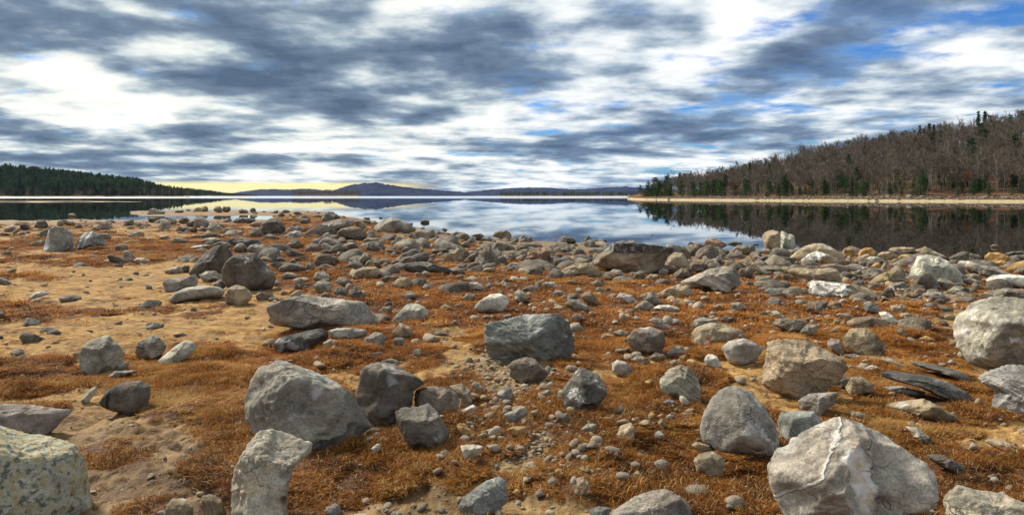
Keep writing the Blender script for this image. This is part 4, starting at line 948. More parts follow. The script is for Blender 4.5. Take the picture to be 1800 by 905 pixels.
def boost(px, py, lst):
    v = 0
    for (cx, cy, rx, ry, w) in lst: v = v + w * np.exp(-(((px - cx) / rx) ** 2 + ((py - cy) / ry) ** 2))
    return v
def place_stones(name, n, dens, size, seed, protos, label, sink=.12, lift=0.0):
    x, y, px, py, g, gr, rs = cam_points(n, dens, seed)
    ok = clear_of_rocks(x, y, .75); x, y, px, py = x[ok], y[ok], px[ok], py[ok]
    m = len(x); s = size(rs, m, px, py, y)
    z = full_z(x, y) + s * sink + lift
    scl = np.stack([s * rs.uniform(.85, 1.35, m), s * rs.uniform(.8, 1.15, m), s * rs.uniform(.65, 1.05, m)], 1)
    rot = np.stack([rs.uniform(-.3, .3, m), rs.uniform(-.3, .3, m), rs.uniform(0, 6.28, m)], 1)
    o = scatter(name, np.stack([x, y, z], 1), scl, rot, rs.integers(0, len(protos), m), protos); tag(o, label, kind='stuff'); return m
SHORE_ROCKY = [(1200, 448, 420, 14, .9), (950, 438, 220, 14, .8), (1550, 470, 260, 22, .8), (300, 392, 280, 9, .9), (90, 402, 130, 12, .8), (400, 374, 170, 4, .9), (640, 400, 200, 14, .8), (820, 425, 120, 10, .8), (1000, 470, 300, 14, .55), (1640, 505, 140, 14, .6), (560, 425, 160, 16, .5), (1250, 490, 380, 26, .30), (900, 470, 260, 24, .28), (1550, 530, 260, 26, .25), (650, 450, 220, 24, .28), (1620, 480, 200, 20, .4)]
n1_ = place_stones('shore_rubble', 34000, lambda px, py, g, gr: .02 * (py < 640) + .80 * boost(px, py, SHORE_ROCKY), lambda rs, m, px, py, y: np.clip(rs.lognormal(-2.22, .55, m), .03, .40) * np.clip(y / 16, .45, 1.25), 21, rub_p, 'rubble of small brown-grey rocks crowding the waterline and flat')
n2_ = place_stones('cobbles', 13000, lambda px, py, g, gr: (.22 * sstep(720, 580, py) + .05) * (1 - .95 * sstep(500, 430, px) * (py > 430)) + .42 * sstep(.4, .95, gr) * (py > 455) * sstep(420, 520, px), lambda rs, m, px, py, y: np.clip(rs.lognormal(-3.40, .50, m), .013, .11) * np.clip(y / 7, .7, 1.6), 22, peb_p, 'pale and grey cobbles scattered through turf and gravel', .12, .012)
n3_ = place_stones('pebbles', 70000, lambda px, py, g, gr: np.where(py > 470, (.10 + .75 * sstep(.45, .95, gr)) * (1 - .75 * g) * (1 - .65 * sstep(520, 440, px)), 0.0), lambda rs, m, px, py, y: np.clip(rs.lognormal(-4.15, .42, m), .006, .05) * np.clip(y / 5.5, .8, 2.2), 23, peb_p, 'pebbles of the gravel patches between boulders')
print('STUFF', n1_, n2_, n3_)
# ------------------------------------------------------------------ dried turf
m_grass, k = new_mat('dried_grass')
oi = k.new('ShaderNodeObjectInfo'); pos = k.new('ShaderNodeNewGeometry').outputs['Position']
tint = k.noise(pos, 2.6, 5, 0.65)
tint2 = k.noise(pos, .45, 3, .5)
mixv = k.math('ADD', k.math('ADD', k.math('MULTIPLY', oi.outputs['Random'], .40), k.math('MULTIPLY', k.math('SUBTRACT', tint, .5), 1.1)), k.math('ADD', k.math('MULTIPLY', k.math('SUBTRACT', tint2, .5), 1.25), .33))
gc = k.ramp(mixv, [(0.20, (.048, .019, .006)), (0.36, (.17, .056, .009)), (0.52, (.34, .112, .014)), (0.68, (.48, .188, .028)), (0.90, (.54, .32, .10))])
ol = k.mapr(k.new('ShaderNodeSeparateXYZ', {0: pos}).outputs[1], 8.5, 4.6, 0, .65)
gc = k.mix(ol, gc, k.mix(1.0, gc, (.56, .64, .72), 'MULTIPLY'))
hue = attr(k, 'blade'); gc = k.mix(k.mapr(hue, .86, .90, 0, .7), gc, (.60, .42, .19))
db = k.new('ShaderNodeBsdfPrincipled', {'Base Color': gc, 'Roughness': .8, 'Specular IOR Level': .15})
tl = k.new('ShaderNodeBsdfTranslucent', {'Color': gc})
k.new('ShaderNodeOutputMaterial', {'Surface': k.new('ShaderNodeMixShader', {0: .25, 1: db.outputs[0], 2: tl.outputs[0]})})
def tuft(seed, nb, rad, hgt, wid):
    rs = np.random.default_rng(seed); V = []; Fc = []; B = []
    for i in range(nb):
        a = rs.uniform(0, 6.28); r = rad * math.sqrt(rs.uniform()); b0 = np.array([r * math.cos(a), r * math.sin(a), -.01])
        ln = hgt * rs.uniform(.6, 1.5); dr = rs.uniform(0, 6.28); ele = rs.uniform(.05, .95)
        d1 = np.array([math.cos(dr) * math.cos(ele), math.sin(dr) * math.cos(ele), math.sin(ele)])
        dr += rs.uniform(-.8, .8); ele2 = ele - rs.uniform(.1, .9)
        d2 = np.array([math.cos(dr) * math.cos(ele2), math.sin(dr) * math.cos(ele2), math.sin(ele2)])
        sd_ = np.array([-math.sin(dr), math.cos(dr), 0]) * wid * rs.uniform(.6, 1.3) / 2
        m1 = b0 + d1 * ln * .5; e1 = m1 + d2 * ln * .5; n0 = len(V)
        V += [b0 - sd_, b0 + sd_, m1 + sd_ * .8, m1 - sd_ * .8, e1]; Fc += [[n0, n0 + 1, n0 + 2], [n0, n0 + 2, n0 + 3], [n0 + 3, n0 + 2, n0 + 4]]; B += [rs.uniform()] * 5
    me = mesh_from('turf_tuft', V, Fc, [m_grass], False); set_attr(me, 'blade', B)
    return proto('turf_tuft', me)
near_t = [tuft(300 + i, 190, .085, .040, .0036) for i in range(6)]
far_t = [tuft(320 + i, 110, .16, .050, .010) for i in range(5)]
def turf(name, n, lo, hi, protos, sc0, seed, label, ymax):
    rs = np.random.default_rng(seed)
    # even spread over the ground inside the wedge of view
    y = np.sqrt(rs.uniform(lo ** 2, hi ** 2, n)); x = rs.uniform(-.85, .85, n) * (y + 1.2)
    g, gr = ground_mask(x, y); ok = (rs.uniform(0, 1, n) < np.maximum(sstep(.22, .70, g), np.where(y > 7.5, .26, .12))) & (base_z(x, y) > WL + .05); x, y, g = x[ok], y[ok], g[ok]
    ok = clear_of_rocks(x, y, .70); x, y, g = x[ok], y[ok], g[ok]; m = len(x)
    cl = fbm2(x, y, 5.5, 2, 12.0); ok = (cl > -.42) | (rs.uniform(0, 1, m) < .25); x, y, g, cl = x[ok], y[ok], g[ok], cl[ok]; m = len(x)
    hn = .80 + .45 * fbm2(x, y, 1.7, 3, 8.0) + .45 * cl; s = sc0 * rs.uniform(.7, 1.25, m) * (.42 + .68 * g)
    scl = np.stack([s, s, s * np.clip(hn, .4, 1.5)], 1); rot = np.stack([rs.uniform(-.2, .2, m), rs.uniform(-.2, .2, m), rs.uniform(0, 6.28, m)], 1)
    z = full_z(x, y) - .004
    tag(scatter(name, np.stack([x, y, z], 1), scl, rot, rs.integers(0, len(protos), m), protos), label, kind='stuff'); return m
print('TURF', turf('turf', 44000, 2.6, 8.5, near_t, 1.0, 31, 'dried rust-brown turf matted between the near boulders', 0), turf('turf', 26000, 8.4, 26, far_t, 1.0, 32, 'dried rust-red turf of the middle ground', 0), turf('turf', 14000, 25.5, 60, far_t, 1.7, 33, 'thin rust-coloured turf near the far waterline', 0))
# two fallen leaves on the turf
def leaf(px, py, size, col, label, rz):
    m, k = new_mat('fallen_leaf'); finish(k, k.mix(k.mapr(k.noise(k.new('ShaderNodeTexCoord').outputs['Object'], 40.0, 3), .4, .6), col, tuple(c * .6 for c in col)), .7, .3)
    pts = [(0, 1.0), (.13, .62), (.42, .72), (.30, .42), (.85, .35), (.52, .12), (.62, -.25), (.22, -.18), (.06, -.35), (.03, -.95), (-.03, -.95), (-.06, -.35), (-.22, -.18), (-.62, -.25), (-.52, .12), (-.85, .35), (-.30, .42), (-.42, .72), (-.13, .62)]
    V = [(0, .1, 0)] + [(a * size, b * size, .25 * size * abs(a) + .12 * size * b * b) for a, b in pts]; n = len(pts)
    Fc = [(0, 1 + i, 1 + (i + 1) % n) for i in range(n)]
    V[0] = (0, .1 * size, -.03 * size)
    V2 = V + [(a, b, c - .002) for a, b, c in V]; Fc2 = Fc + [(a + n + 1, c + n + 1, b + n + 1) for a, b, c in Fc]
    x, y, z = gp(px, py); o = link('fallen_leaf', mesh_from('fallen_leaf', V2, Fc2, [m]), (x, y, float(full_z(np.array([x]), np.array([y]))[0]) + .075)); o.rotation_euler = (R(38), R(12), rz)
    tag(o, label, 'leaf', 'fallen leaves on the turf')
leaf(1246, 612, .055, (.55, .10, .06), 'small red fallen leaf on turf in front of the broad tan boulder', .6)
leaf(1745, 822, .040, (.62, .50, .38), 'pale curled fallen leaf on turf above the flat-topped corner boulder', 2.2)
# ------------------------------------------------------------------ far shore
TOPL = np.array([(1080, 338), (1118, 336), (1135, 330), (1150, 318), (1200, 309), (1250, 298), (1300, 287), (1400, 264), (1500, 250), (1600, 232), (1700, 213), (1800, 203), (2000, 180), (2400, 150)], float)   # tree-top line
DSH = np.array([(1085, 420), (1130, 335), (1250, 290), (1400, 260), (1600, 238), (1800, 222), (2000, 205), (2400, 180)], float)                # distance of the waterline
CREST = 130.0
def hill_z(px, q):
    """height at depth q behind the waterline along photo column px"""
    D0 = np.interp(px, DSH[:, 0], DSH[:, 1]); tp = np.interp(px, TOPL[:, 0], TOPL[:, 1])
    zc = np.maximum(CZ + (HOR - tp) / F * (D0 + CREST) - 7.5 * sstep(1110, 1220, px) - 3.0, 1.2)
    bank = WL - .4 + 1.3 * sstep(-4, 9, q) + .6 * sstep(9, 13, q)
    bank = bank - 1.2 * sstep(1128, 1103, px)
    return bank + (zc - 1.2) * np.clip(sstep(8, CREST * 1.05, q) * .6 + .4 * np.clip((q - 12) / (CREST - 12), 0, 1), 0, 1)
def hill_xyz(px, q):
    D0 = np.interp(px, DSH[:, 0], DSH[:, 1]); y = D0 + q; x = (px - 900) / F * y
    z = hill_z(px, q) + sstep(12, 30, q) * 1.0 * fbm2(x, y, .05, 4, 3.0) + .16 * fbm2(x, y, .35, 3, 2.0) + .28 * fbm2(x, y, .05, 3, 7.0) * sstep(-2, 6, q)
    return x, y, z
m_hill, k = new_mat('hillside_ground')
pos = k.new('ShaderNodeNewGeometry').outputs['Position']; zz = k.new('ShaderNodeSeparateXYZ', {0: pos}).outputs[2]
na = k.noise(pos, .12, 5, .65); nb_ = k.noise(pos, 1.2, 5, .65)
lit = k.ramp(k.math('ADD', k.math('MULTIPLY', na, .6), k.math('MULTIPLY', nb_, .4)), [(.32, (.055, .035, .02)), (.5, (.12, .065, .035)), (.68, (.19, .105, .055))])
sn = k.mix(k.mapr(nb_, .35, .65), (.34, .26, .14), (.52, .42, .24))
hcol = k.mix(k.mapr(k.math('ADD', zz, k.math('MULTIPLY', k.math('SUBTRACT', nb_, .5), .5)), .22, .42), sn, lit)
finish(k, hcol, .95, .1, nb_, .6, .3)
pxs = np.linspace(1103, 2350, 300); qs = np.concatenate([np.linspace(-6, 16, 26), np.linspace(19, 150, 40), [190, 260, 400]])
PX, Q = np.meshgrid(pxs, qs); hx, hy, hz = hill_xyz(PX, Q)
me = mesh_from('hillside', np.stack([hx, hy, hz], -1).reshape(-1, 3), grid_faces(*hx.shape), [m_hill], True)
tag(link('hillside', me), 'leaf-littered hillside rising behind a strip of pale sand beach', kind='structure')

def bark(name, a, b):
    m, k = new_mat(name); oi = k.new('ShaderNodeObjectInfo'); c = k.mix(oi.outputs['Random'], a, b)
    n = k.noise(k.new('ShaderNodeTexCoord').outputs['Object'], 2.0, 3, .6); finish(k, k.mix(k.mapr(n, .35, .65), k.mix(1.0, c, (.65, .65, .65), 'MULTIPLY'), c), .9, .1); return m
def leafm(name, a, b, trans=.2):
    m, k = new_mat(name); oi = k.new('ShaderNodeObjectInfo'); c = k.mix(oi.outputs['Random'], a, b)
    n = k.noise(k.new('ShaderNodeTexCoord').outputs['Object'], .9, 3, .6); c = k.mix(k.mapr(n, .35, .65), k.mix(1.0, c, (.55, .6, .6), 'MULTIPLY'), c)
    d = k.new('ShaderNodeBsdfPrincipled', {'Base Color': c, 'Roughness': .8, 'Specular IOR Level': .15}); tl = k.new('ShaderNodeBsdfTranslucent', {'Color': c})
    k.new('ShaderNodeOutputMaterial', {'Surface': k.new('ShaderNodeMixShader', {0: trans, 1: d.outputs[0], 2: tl.outputs[0]})}); return m
m_trunk = bark('grey_bark', (.20, .175, .14), (.33, .295, .24)); m_twig = bark('bare_twigs', (.14, .115, .085), (.25, .205, .155)); m_ptrunk = bark('pine_bark', (.07, .05, .04), (.12, .09, .07))
m_pine = leafm('pine_needles', (.030, .065, .022), (.060, .110, .035)); m_young = leafm('young_pine_needles', (.040, .090, .025), (.085, .145, .04)); m_dpine = leafm('dark_pine_needles', (.050, .092, .046), (.095, .15, .065)); m_rust = leafm('withered_leaves', (.20, .075, .03), (.30, .12, .05))
class Geo:
    def __init__(s): s.v = []; s.f = []
    def limb(s, a, b, ra, rb, n=3):
        a = np.asarray(a, float); b = np.asarray(b, float); d = b - a; d = d / (np.linalg.norm(d) + 1e-9)
        u = np.cross(d, (0, 0, 1) if abs(d[2]) < .9 else (1, 0, 0)); u /= np.linalg.norm(u); w = np.cross(d, u); i0 = len(s.v)
        for c, r in ((a, ra), (b, rb)):
            for j in range(n): t_ = 6.2832 * j / n; s.v.append(c + r * (math.cos(t_) * u + math.sin(t_) * w))
        for j in range(n): k2 = (j + 1) % n; s.f += [(i0 + j, i0 + k2, i0 + n + k2), (i0 + j, i0 + n + k2, i0 + n + j)]
    def spike(s, a, b, wd, rs):
        a = np.asarray(a, float); b = np.asarray(b, float); u = np.cross(b - a, rs.normal(size=3)); u = u / (np.linalg.norm(u) + 1e-9) * wd / 2
        i0 = len(s.v); s.v += [a - u, a + u, b]; s.f.append((i0, i0 + 1, i0 + 2))
    def tri(s, c, r, rs):
        i0 = len(s.v); d = rs.normal(size=(3, 3)); s.v += [c + r * q / np.linalg.norm(q) for q in d]; s.f.append((i0, i0 + 1, i0 + 2))
    def mesh(s, nm, mat): return mesh_from(nm, s.v, s.f, [mat])
def bare_tree(seed, H=13.0, twigm=None):
    rs = np.random.default_rng(seed); tk, cr = Geo(), Geo(); p = np.array([0, 0, -.4]); segs = 6; pts = [p]
    for i in range(segs): p = p + np.array([rs.normal() * .16, rs.normal() * .16, (H * .80 + .4) / segs]); pts.append(p)
    for i in range(segs): tk.limb(pts[i], pts[i + 1], .20 * (1 - i / segs * .72), .20 * (1 - (i + 1) / segs * .72), 5)
    nb = rs.integers(11, 16)
    for b in range(nb):
        u = rs.uniform(.36, 1.0); q = u * segs; i = min(int(q), segs - 1); a = pts[i] + (pts[i + 1] - pts[i]) * (q - i)
        az = rs.uniform(0, 6.28); el = rs.uniform(.45, 1.15) + .25 * (u > .85); ln = H * rs.uniform(.15, .30) * (1.25 - .5 * u); d = np.array([math.cos(az) * math.cos(el), math.sin(az) * math.cos(el), math.sin(el)])
        e = a + d * ln; cr.limb(a, e, .065, .025)
        for s2 in range(6):
            u2 = rs.uniform(.25, 1.0); a2 = a + (e - a) * u2; d2 = d + rs.normal(size=3) * .55 + (0, 0, .25); d2 /= np.linalg.norm(d2); e2 = a2 + d2 * ln * rs.uniform(.30, .55); cr.limb(a2, e2, .028, .014)
            for s3 in range(8):
                u3 = rs.uniform(.2, 1.0); a3 = a2 + (e2 - a2) * u3; d3 = d2 + rs.normal(size=3) * .6 + (0, 0, .2); d3 /= np.linalg.norm(d3); cr.spike(a3, a3 + d3 * rs.uniform(.5, 1.3), .055, rs)
    return tk.mesh('trunk', m_trunk), cr.mesh('crown', twigm or m_twig)
def pine_tree(seed, H=15.0, kind='pine', mat=None):
    rs = np.random.default_rng(seed); tk, cr = Geo(), Geo(); tk.limb((0, 0, -.4), (rs.normal() * .2, rs.normal() * .2, H * .97), .20, .03, 5)
    spread = {'pine': .21, 'spruce': .17, 'young': .30}[kind]; start = {'pine': .38, 'spruce': .10, 'young': .03}[kind]; nw = {'pine': 15, 'spruce': 20, 'young': 13}[kind]
    for i in range(nw):
        u = start + (1 - start) * (i + rs.uniform(0, .8)) / nw; v_ = (u - start) / (1 - start)
        prof = {'pine': (1 - v_) ** .55 * (.55 + .45 * math.sin(min(v_ * 3.0 + .3, 1.57))), 'spruce': (1 - v_) ** .9, 'young': (1 - v_ ** 1.6) ** .8}[kind]
        for b in range(7):
            if kind == 'pine' and rs.uniform() < .25: continue
            az = rs.uniform(0, 6.28); ln = H * spread * prof * rs.uniform(.65, 1.2) + .25; dz = {'pine': .18, 'spruce': -.25, 'young': .12}[kind] + rs.normal() * .1
            a = np.array([0, 0, u * H]); d = np.array([math.cos(az), math.sin(az), dz]); e = a + d * ln; cr.limb(a, e, .04, .012)
            for c in range(8 if kind != 'young' else 9):
                w_ = rs.uniform(.2, 1.05); cr.tri(a + (e - a) * w_ + rs.normal(size=3) * (.16 + .05 * ln), (.42 if kind != 'young' else .40) * H / 15 * rs.uniform(.6, 1.2) + .12, rs)
    return tk.mesh('trunk', m_ptrunk), cr.mesh('crown', mat or (m_young if kind == 'young' else m_pine))
def joined(nm, pair):
    a, b = pair; va = np.array([v.co[:] for v in a.vertices]); vb = np.array([v.co[:] for v in b.vertices]); fa = np.array([p.vertices[:] for p in a.polygons]); fb = np.array([p.vertices[:] for p in b.polygons])
    return proto(nm, mesh_from(nm, np.vstack([va, vb]), np.vstack([fa, fb + len(va)]), [a.materials[0], b.materials[0]], midx=[0] * len(fa) + [1] * len(fb)))
BARE = [bare_tree(400 + i) for i in range(9)]; RUST = [bare_tree(430, 9.0, m_rust)]
PINE = [pine_tree(440 + i) for i in range(4)]; SPR = [pine_tree(450 + i, 15, 'spruce') for i in range(3)]; YNG = [pine_tree(460 + i, 7.0, 'young') for i in range(4)]; DPI = [pine_tree(470 + i, 17, ['pine', 'spruce', 'pine', 'spruce'][i], m_dpine) for i in range(4)]
def tree(nm, pair, x, y, z, s, rz, label, group):
    e = bpy.data.objects.new(nm, None); C.objects.link(e); e.location = (x, y, z); e.scale = (s[0], s[0], s[1]); e.rotation_euler = (0, 0, rz)
    tag(e, label, 'tree', group); link('trunk', pair[0], parent=e); link('crown', pair[1], parent=e); return e
rs = np.random.default_rng(77)
# pick individuals: skyline rows and front rows first, the rest of the wood is one mass
def put(n, pxr, qr, pairs, nm, label, group, sr=(.8, 1.15)):
    for i in range(n):
        px = rs.uniform(*pxr); q = rs.uniform(*qr); x, y, z = hill_xyz(np.array([px]), np.array([q])); s = rs.uniform(*sr)
        tree(nm, pairs[rs.integers(len(pairs))], x[0], y[0], z[0], (s * rs.uniform(.9, 1.15), s), rs.uniform(0, 6.28), label, group)
put(42, (1480, 1830), (100, 140), BARE, 'bare_tree', 'bare tree of the skyline row along the higher end of the hill', 'bare skyline trees, high end')
put(42, (1170, 1480), (100, 140), BARE, 'bare_tree', 'bare tree of the skyline row along the lower end of the hill', 'bare skyline trees, low end', (.65, .95))
put(48, (1480, 1830), (55, 100), BARE, 'bare_tree', 'bare grey-brown tree halfway up the higher part of the hillside', 'bare mid-slope trees, high part')
put(40, (1170, 1480), (45, 100), BARE, 'bare_tree', 'bare grey-brown tree halfway up the lower part of the hillside', 'bare mid-slope trees, low part', (.65, .95))
put(46, (1480, 1830), (17, 55), BARE, 'bare_tree', 'bare pale-trunked tree low on the slope above the far beach, high part', 'bare foot-slope trees, high part', (.6, 1.0))
put(30, (1200, 1480), (17, 45), BARE, 'bare_tree', 'bare tree low on the slope above the far beach, lower part', 'bare foot-slope trees, low part', (.5, .85))
put(14, (1130, 1300), (14, 22), YNG, 'young_pine', 'bushy young green pine in the row above the beach near the point', 'young pines near the point', (.75, 1.1))
put(13, (1300, 1560), (15, 30), YNG, 'young_pine', 'bushy young green pine above the middle of the far beach', 'young pines above the middle beach', (.55, .95))
put(13, (1560, 1830), (15, 40), YNG, 'young_pine', 'bushy young green pine above the near end of the far beach', 'young pines above the near beach', (.6, 1.0))
put(6, (1480, 1830), (50, 105), PINE, 'pine_tree', 'dark green pine standing among bare trees on the upper slope', 'pines among bare trees', (.6, .9))
put(6, (1190, 1480), (20, 60), RUST, 'oak_tree', 'small tree holding withered red-brown leaves on the lower slope', 'withered oaks', (.5, .9))
put(5, (1490, 1800), (18, 50), RUST, 'oak_tree', 'small tree holding withered red-brown leaves above the near beach', 'withered oaks, near end', (.5, .9))
def put1(px, q, top, pair, nm, label, group=None, wk=1.0, H=15.0):
    x, y, z = hill_xyz(np.array([float(px)]), np.array([float(q)])); hh = CZ + (HOR - top) / F * y[0] - z[0]; s = max(hh / H, .2)
    tree(nm, pair, x[0], y[0], z[0], (s * wk, s), rs.uniform(0, 6.28), label, group)
put1(1318, 70, 287, SPR[0], 'spruce_tree', 'single dark spruce standing out halfway up the bare hillside')
put1(1720, 128, 197, SPR[1], 'spruce_tree', 'first of the twin dark spruces on the skyline', None, .9)
put1(1731, 130, 196, SPR[2], 'spruce_tree', 'second of the twin dark spruces on the skyline, a little taller', None, .9)
put1(1741, 132, 203, PINE[3], 'pine_tree', 'shorter pine right beside the twin skyline spruces')
put1(1776, 125, 202, PINE[0], 'pine_tree', 'broad pine on the skyline between the twin spruces and the end pine')
put1(1796, 125, 195, PINE[1], 'pine_tree', 'tall spreading pine at the very end of the skyline', None, 1.3)
put1(1617, 110, 222, SPR[1], 'spruce_tree', 'slim dark spruce on the skyline among bare trees')
put1(1634, 112, 217, SPR[2], 'spruce_tree', 'slim dark spruce, taller of a close skyline pair')
put1(1642, 112, 219, SPR[0], 'spruce_tree', 'slim dark spruce, shorter of a close skyline pair')
put1(1140, 34, 319, PINE[2], 'pine_tree', 'leaning pine at the very tip of the wooded point', None, 1.3)
put1(1152, 40, 312, PINE[1], 'pine_tree', 'broad pine behind the tip of the wooded point', None, 1.5)
put1(1173, 44, 309, PINE[0], 'pine_tree', 'broad pine standing highest near the wooded point', None, 1.4)
put1(1196, 60, 305, PINE[2], 'pine_tree', 'one of two adjoining pines on the low skyline', None, 1.1)
put1(1203, 60, 305, PINE[3], 'pine_tree', 'narrower of two adjoining pines on the low skyline', None, .9)
put1(1678, 30, 288, YNG[1], 'young_pine', 'dark bushy pine climbing the slope above the near end of the beach', None, .55, 7.0)
# the rest of the hillside wood
def wood(name, n, gen, protos, label, seed, H=1.0):
    r2 = np.random.default_rng(seed); x, y, z, s = gen(r2, n); m = len(x)
    scl = np.stack([s * r2.uniform(.85, 1.15, m), s * r2.uniform(.85, 1.15, m), s], 1); rot = np.stack([0 * x, 0 * x, r2.uniform(0, 6.28, m)], 1)
    tag(scatter(name, np.stack([x, y, z], 1), scl, rot, r2.integers(0, len(protos), m), protos), label, kind='stuff')
jb = [joined('bare_tree', p) for p in BARE]; jr = [joined('oak', p) for p in RUST]; jp = [joined('pine', p) for p in PINE]; jd = [joined('dark_pine', p) for p in DPI]; jy = [joined('young', p) for p in YNG]
def g_hill(r2, n):
    px = r2.uniform(1150, 2200, n); q = r2.uniform(20, 200, n); x, y, z = hill_xyz(px, q); ok = (px > 1150 + (q > 60) * 40); s = r2.uniform(.55, 1.1, n) * np.interp(px, [1150, 1500], [.75, 1.0]); return x[ok], y[ok], z[ok], s[ok]
wood('hillside_woodland', 2200, g_hill, jb, 'mass of bare woodland filling the hillside across the water', 81)
def g_brush(r2, n):
    px = r2.uniform(1120, 2100, n); q = r2.uniform(12, 110, n); x, y, z = hill_xyz(px, q); return x, y, z, r2.uniform(.10, .28, n)
wood('hillside_brush', 1500, g_brush, jb + jr, 'low bare brush and saplings under the hillside trees', 82)
def g_ever(r2, n):
    px = r2.uniform(1125, 2200, n); q = 13 + 80 * r2.uniform(0, 1, n) ** 2.2; x, y, z = hill_xyz(px, q); return x, y, z, r2.uniform(.25, .8, n) * np.interp(q, [13, 90], [.8, 1.1])
wood('hillside_evergreens', 260, g_ever, jy + jp[:1], 'scattered small evergreens among the bare hillside trees', 83)
# stones along the top of the far beach
def g_bst(r2, n):
    px = r2.uniform(1150, 2000, n); q = r2.normal(9.5, 2.6, n); x, y, z = hill_xyz(px, q); return x, y, z + .05, np.clip(r2.lognormal(-1.1, .5, n), .12, .9)
m_pale = rub_p
wood('beach_stones', 1100, g_bst, m_pale, 'line of small rocks along the top of the far beach', 84)
x, y, z = hill_xyz(np.array([1598.0]), np.array([9.5])); s_, f_ = ICO[4]; rsx = np.random.default_rng(5)
o = link('boulder', mesh_from('boulder', s_ * (polytope(s_, rsx, 'r'))[:, None] * (1.0, .8, .75), f_, [MR['-']], True), (x[0], y[0], z[0] + .35)); o.color = (.33, .36, .35, 2.0)
tag(o, 'grey-green boulder sitting on the far sand beach', 'boulder')

# ---- low wooded shores and hills further off
m_far, k = new_mat('far_shore_ground')
pos = k.new('ShaderNodeNewGeometry').outputs['Position']; zz = k.new('ShaderNodeSeparateXYZ', {0: pos}).outputs[2]; nb_ = k.noise(pos, .2, 4, .6)
finish(k, k.mix(k.mapr(zz, 1.1, 1.6), (.46, .37, .25), k.mix(k.mapr(nb_, .35, .65), (.05, .035, .025), (.10, .055, .035))), .95, .1)
def far_land(name, cols, D, depth, Ht, label):
    """low land: cols = (px, tree-top row) profile at distance D; Ht = tree height taken off the profile"""
    cols = np.array(cols, float); pxs = np.linspace(cols[0, 0], cols[-1, 0], 90); qs = np.array([-12, -4, 0, 5, 10, 16, 24, 40, 70, 110, 160, 220, 300, 420]) * depth / 300.0
    PX, Q = np.meshgrid(pxs, qs)
    def zf(PX, Q):
        tp = np.interp(PX, cols[:, 0], cols[:, 1]); zc = np.maximum(CZ + (HOR - tp) / F * (D + depth * .6) - Ht, .9)
        taper = sstep(cols[0, 0], cols[0, 0] + 12, PX) * sstep(cols[-1, 0], cols[-1, 0] - 12, PX) if True else 1
        return WL - .6 + (1.9 * sstep(-.03, .06, Q / depth) + (zc - .9) * sstep(.04, .62, Q / depth)) * taper
    y = D + Q; x = (PX - 900) / F * y
    tag(link(name, mesh_from(name, np.stack([x, y, zf(PX, Q)], -1).reshape(-1, 3), grid_faces(*x.shape), [m_far], True)), label, kind='structure')
    return lambda px, q: ((px - 900) / F * (D + q), D + q, zf(px, q))
LFT = [(-500, 270), (-200, 278), (0, 289), (60, 294), (130, 301), (200, 309), (260, 317), (300, 325), (322, 336), (335, 345)]
lf = far_land('far_shore', LFT, 850, 260, 17.0, 'wooded shore with narrow beach across the dark water')
def g_left(r2, n):
    px = r2.uniform(-300, 322, n); q = r2.uniform(18, 220, n); x, y, z = lf(px, q); return x, y, z - .3, r2.uniform(.75, 1.15, n) * np.interp(px, [240, 318], [1, .6])
wood('pine_forest', 2600, g_left, jd, 'dense dark pine forest on the far shore above the narrow beach', 91)
def g_leftb(r2, n):
    px = r2.uniform(-300, 335, n); q = r2.uniform(11, 26, n); x, y, z = lf(px, q); return x, y, z - .3, r2.uniform(.4, .95, n)
wood('bare_shore_trees', 300, g_leftb, jb, 'pale bare trees fringing the foot of the far pine forest', 92)
l2 = far_land('far_shore', [(300, 336), (330, 331), (370, 332), (400, 335), (430, 338), (460, 343)], 1500, 260, 12.0, 'low dark wooded point under the yellow gap in the clouds')
def g_l2(r2, n):
    px = r2.uniform(306, 450, n); q = r2.uniform(12, 200, n); x, y, z = l2(px, q); return x, y, z - .3, r2.uniform(.7, 1.0, n) * np.interp(px, [320, 375, 450], [.9, .55, .2])
wood('point_forest', 700, g_l2, jd, 'low dark trees on the wooded point under the yellow sky', 93)
l3 = far_land('far_shore', [(505, 343), (530, 340), (560, 338), (600, 337), (626, 340), (640, 343.5)], 1500, 200, 9.0, 'low brown shore with bare trees in front of the round hill')
def g_l3(r2, n):
    px = r2.uniform(515, 630, n); q = r2.uniform(10, 120, n); x, y, z = l3(px, q); return x, y, z - .3, r2.uniform(.6, 1.0, n) * np.where(np.abs(px - 578) < 10, 1.15, 1.0)
wood('point_trees', 330, g_l3, jb, 'bare brown trees on the low point before the round hill', 94)
l4 = far_land('far_shore', [(860, 343.5), (900, 339), (960, 338), (1020, 339), (1060, 339), (1110, 337), (1150, 337)], 1300, 220, 7.0, 'low wooded shore running up to the bare hillside')
def g_l4(r2, n):
    px = r2.uniform(880, 1150, n); q = r2.uniform(10, 160, n); x, y, z = l4(px, q); return x, y, z - .3, r2.uniform(.25, .55, n)
wood('low_shore_forest', 750, g_l4, jd + jb, 'dark low line of trees at the foot of the distant ridge', 95)
m_ridge, k = new_mat('haze_blue_forest')
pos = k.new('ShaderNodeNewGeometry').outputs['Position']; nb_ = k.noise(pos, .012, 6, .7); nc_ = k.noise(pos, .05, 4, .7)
finish(k, k.mix(k.mapr(nb_, .38, .62), (.016, .027, .060), (.036, .044, .080)), .95, .05, nc_, 1.0, 12.0)  # dark forest tone with the blue of distant haze put into the colour
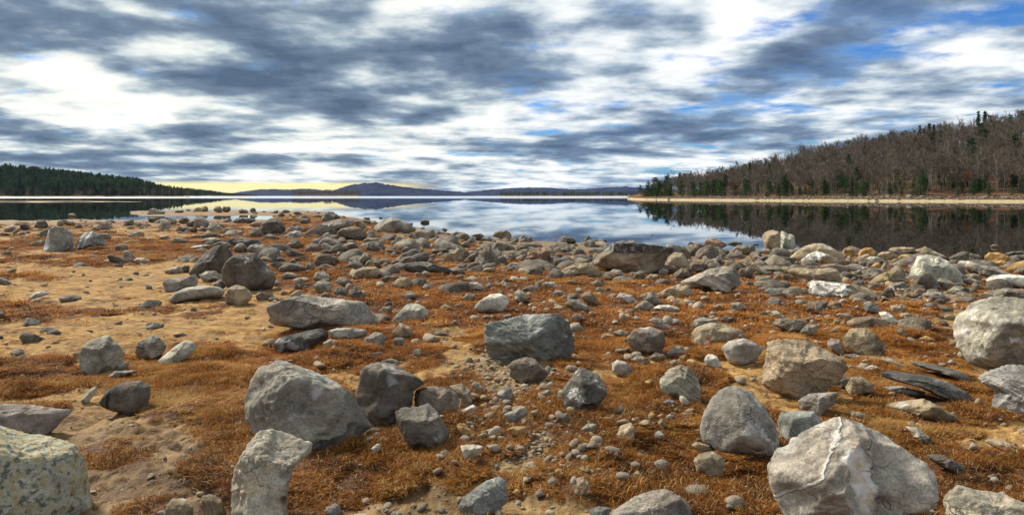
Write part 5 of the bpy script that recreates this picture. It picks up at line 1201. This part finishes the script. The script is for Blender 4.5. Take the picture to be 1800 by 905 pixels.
def ridge(prof, D, thick, label, seed):
    prof = np.array(prof, float); pxs = np.linspace(prof[0, 0], prof[-1, 0], 420); us = np.linspace(0, 1, 40); PX, U = np.meshgrid(pxs, us)
    # smooth the profile
    tp = np.interp(PX, prof[:, 0], prof[:, 1]); D2 = D + U * thick; x = (PX - 900) / F * D2; y = D2
    zc = np.maximum(CZ + (HOR - tp) / F * (D + thick * .5), 0.0) + 2.0
    bell = np.sin(np.clip(U, 0, 1) * math.pi) ** .8
    z = WL - 2 + zc * bell * (1 + .10 * fbm2(x, y, 1.2 / thick * 6, 4, seed)) + bell * thick * .0016 * fbm2(x, y, .03, 3, seed + 1) + bell * 2.5 * fbm2(x, y, .09, 2, seed + 2)
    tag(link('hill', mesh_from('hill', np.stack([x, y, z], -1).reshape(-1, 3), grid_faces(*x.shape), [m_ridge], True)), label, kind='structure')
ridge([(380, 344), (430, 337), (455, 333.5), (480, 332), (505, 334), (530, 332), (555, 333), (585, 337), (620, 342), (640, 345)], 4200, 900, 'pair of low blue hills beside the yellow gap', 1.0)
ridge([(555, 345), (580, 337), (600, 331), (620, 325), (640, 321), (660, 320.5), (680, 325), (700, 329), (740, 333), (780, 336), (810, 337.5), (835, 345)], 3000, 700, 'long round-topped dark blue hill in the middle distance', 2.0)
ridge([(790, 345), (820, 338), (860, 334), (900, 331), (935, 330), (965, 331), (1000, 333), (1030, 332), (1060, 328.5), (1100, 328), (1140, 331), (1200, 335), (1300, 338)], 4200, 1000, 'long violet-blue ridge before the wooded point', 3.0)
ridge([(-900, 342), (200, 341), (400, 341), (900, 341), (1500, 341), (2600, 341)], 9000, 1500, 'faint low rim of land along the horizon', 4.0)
# sand bar showing in the dark water
m_bar, k = new_mat('sand_bar'); finish(k, (.50, .40, .27, 1), .95, .1)
u, v_ = np.meshgrid(np.linspace(-1, 1, 50), np.linspace(-1, 1, 24)); bx = -150 + u * 42; by = 228 + v_ * 9 + 3 * fbm2(u, v_, 2, 2, 1)
tag(link('sand_bar', mesh_from('sand_bar', np.stack([bx, by, WL - .12 + .36 * np.clip(1 - u ** 2 - v_ ** 2, -.5, 1)], -1).reshape(-1, 3), grid_faces(*bx.shape), [m_bar], True)), 'low pale sand bar in dark water before the pine forest', kind='structure')
# ------------------------------------------------------------------ thin blue air over the lake
HZ = 1.5e-5
m_h = bpy.data.materials.new('haze'); m_h.use_nodes = True; k = NT(m_h.node_tree); k.n.clear()
pv = k.new('ShaderNodeVolumePrincipled', {'Color': (.42, .60, .98, 1), 'Density': HZ, 'Anisotropy': .2})
k.new('ShaderNodeOutputMaterial', {'Volume': pv.outputs[0]})
x0, x1, y0, y1, z0, z1 = -20000, 20000, -3200, 16500, -4, 110
V = [(x, y, z) for z in (z0, z1) for y in (y0, y1) for x in (x0, x1)]
hz = link('haze', mesh_from('haze', V, [(0, 2, 3, 1), (4, 5, 7, 6), (0, 1, 5, 4), (2, 6, 7, 3), (0, 4, 6, 2), (1, 3, 7, 5)], [m_h])); tag(hz, 'thin blue haze over the lake', kind='stuff')
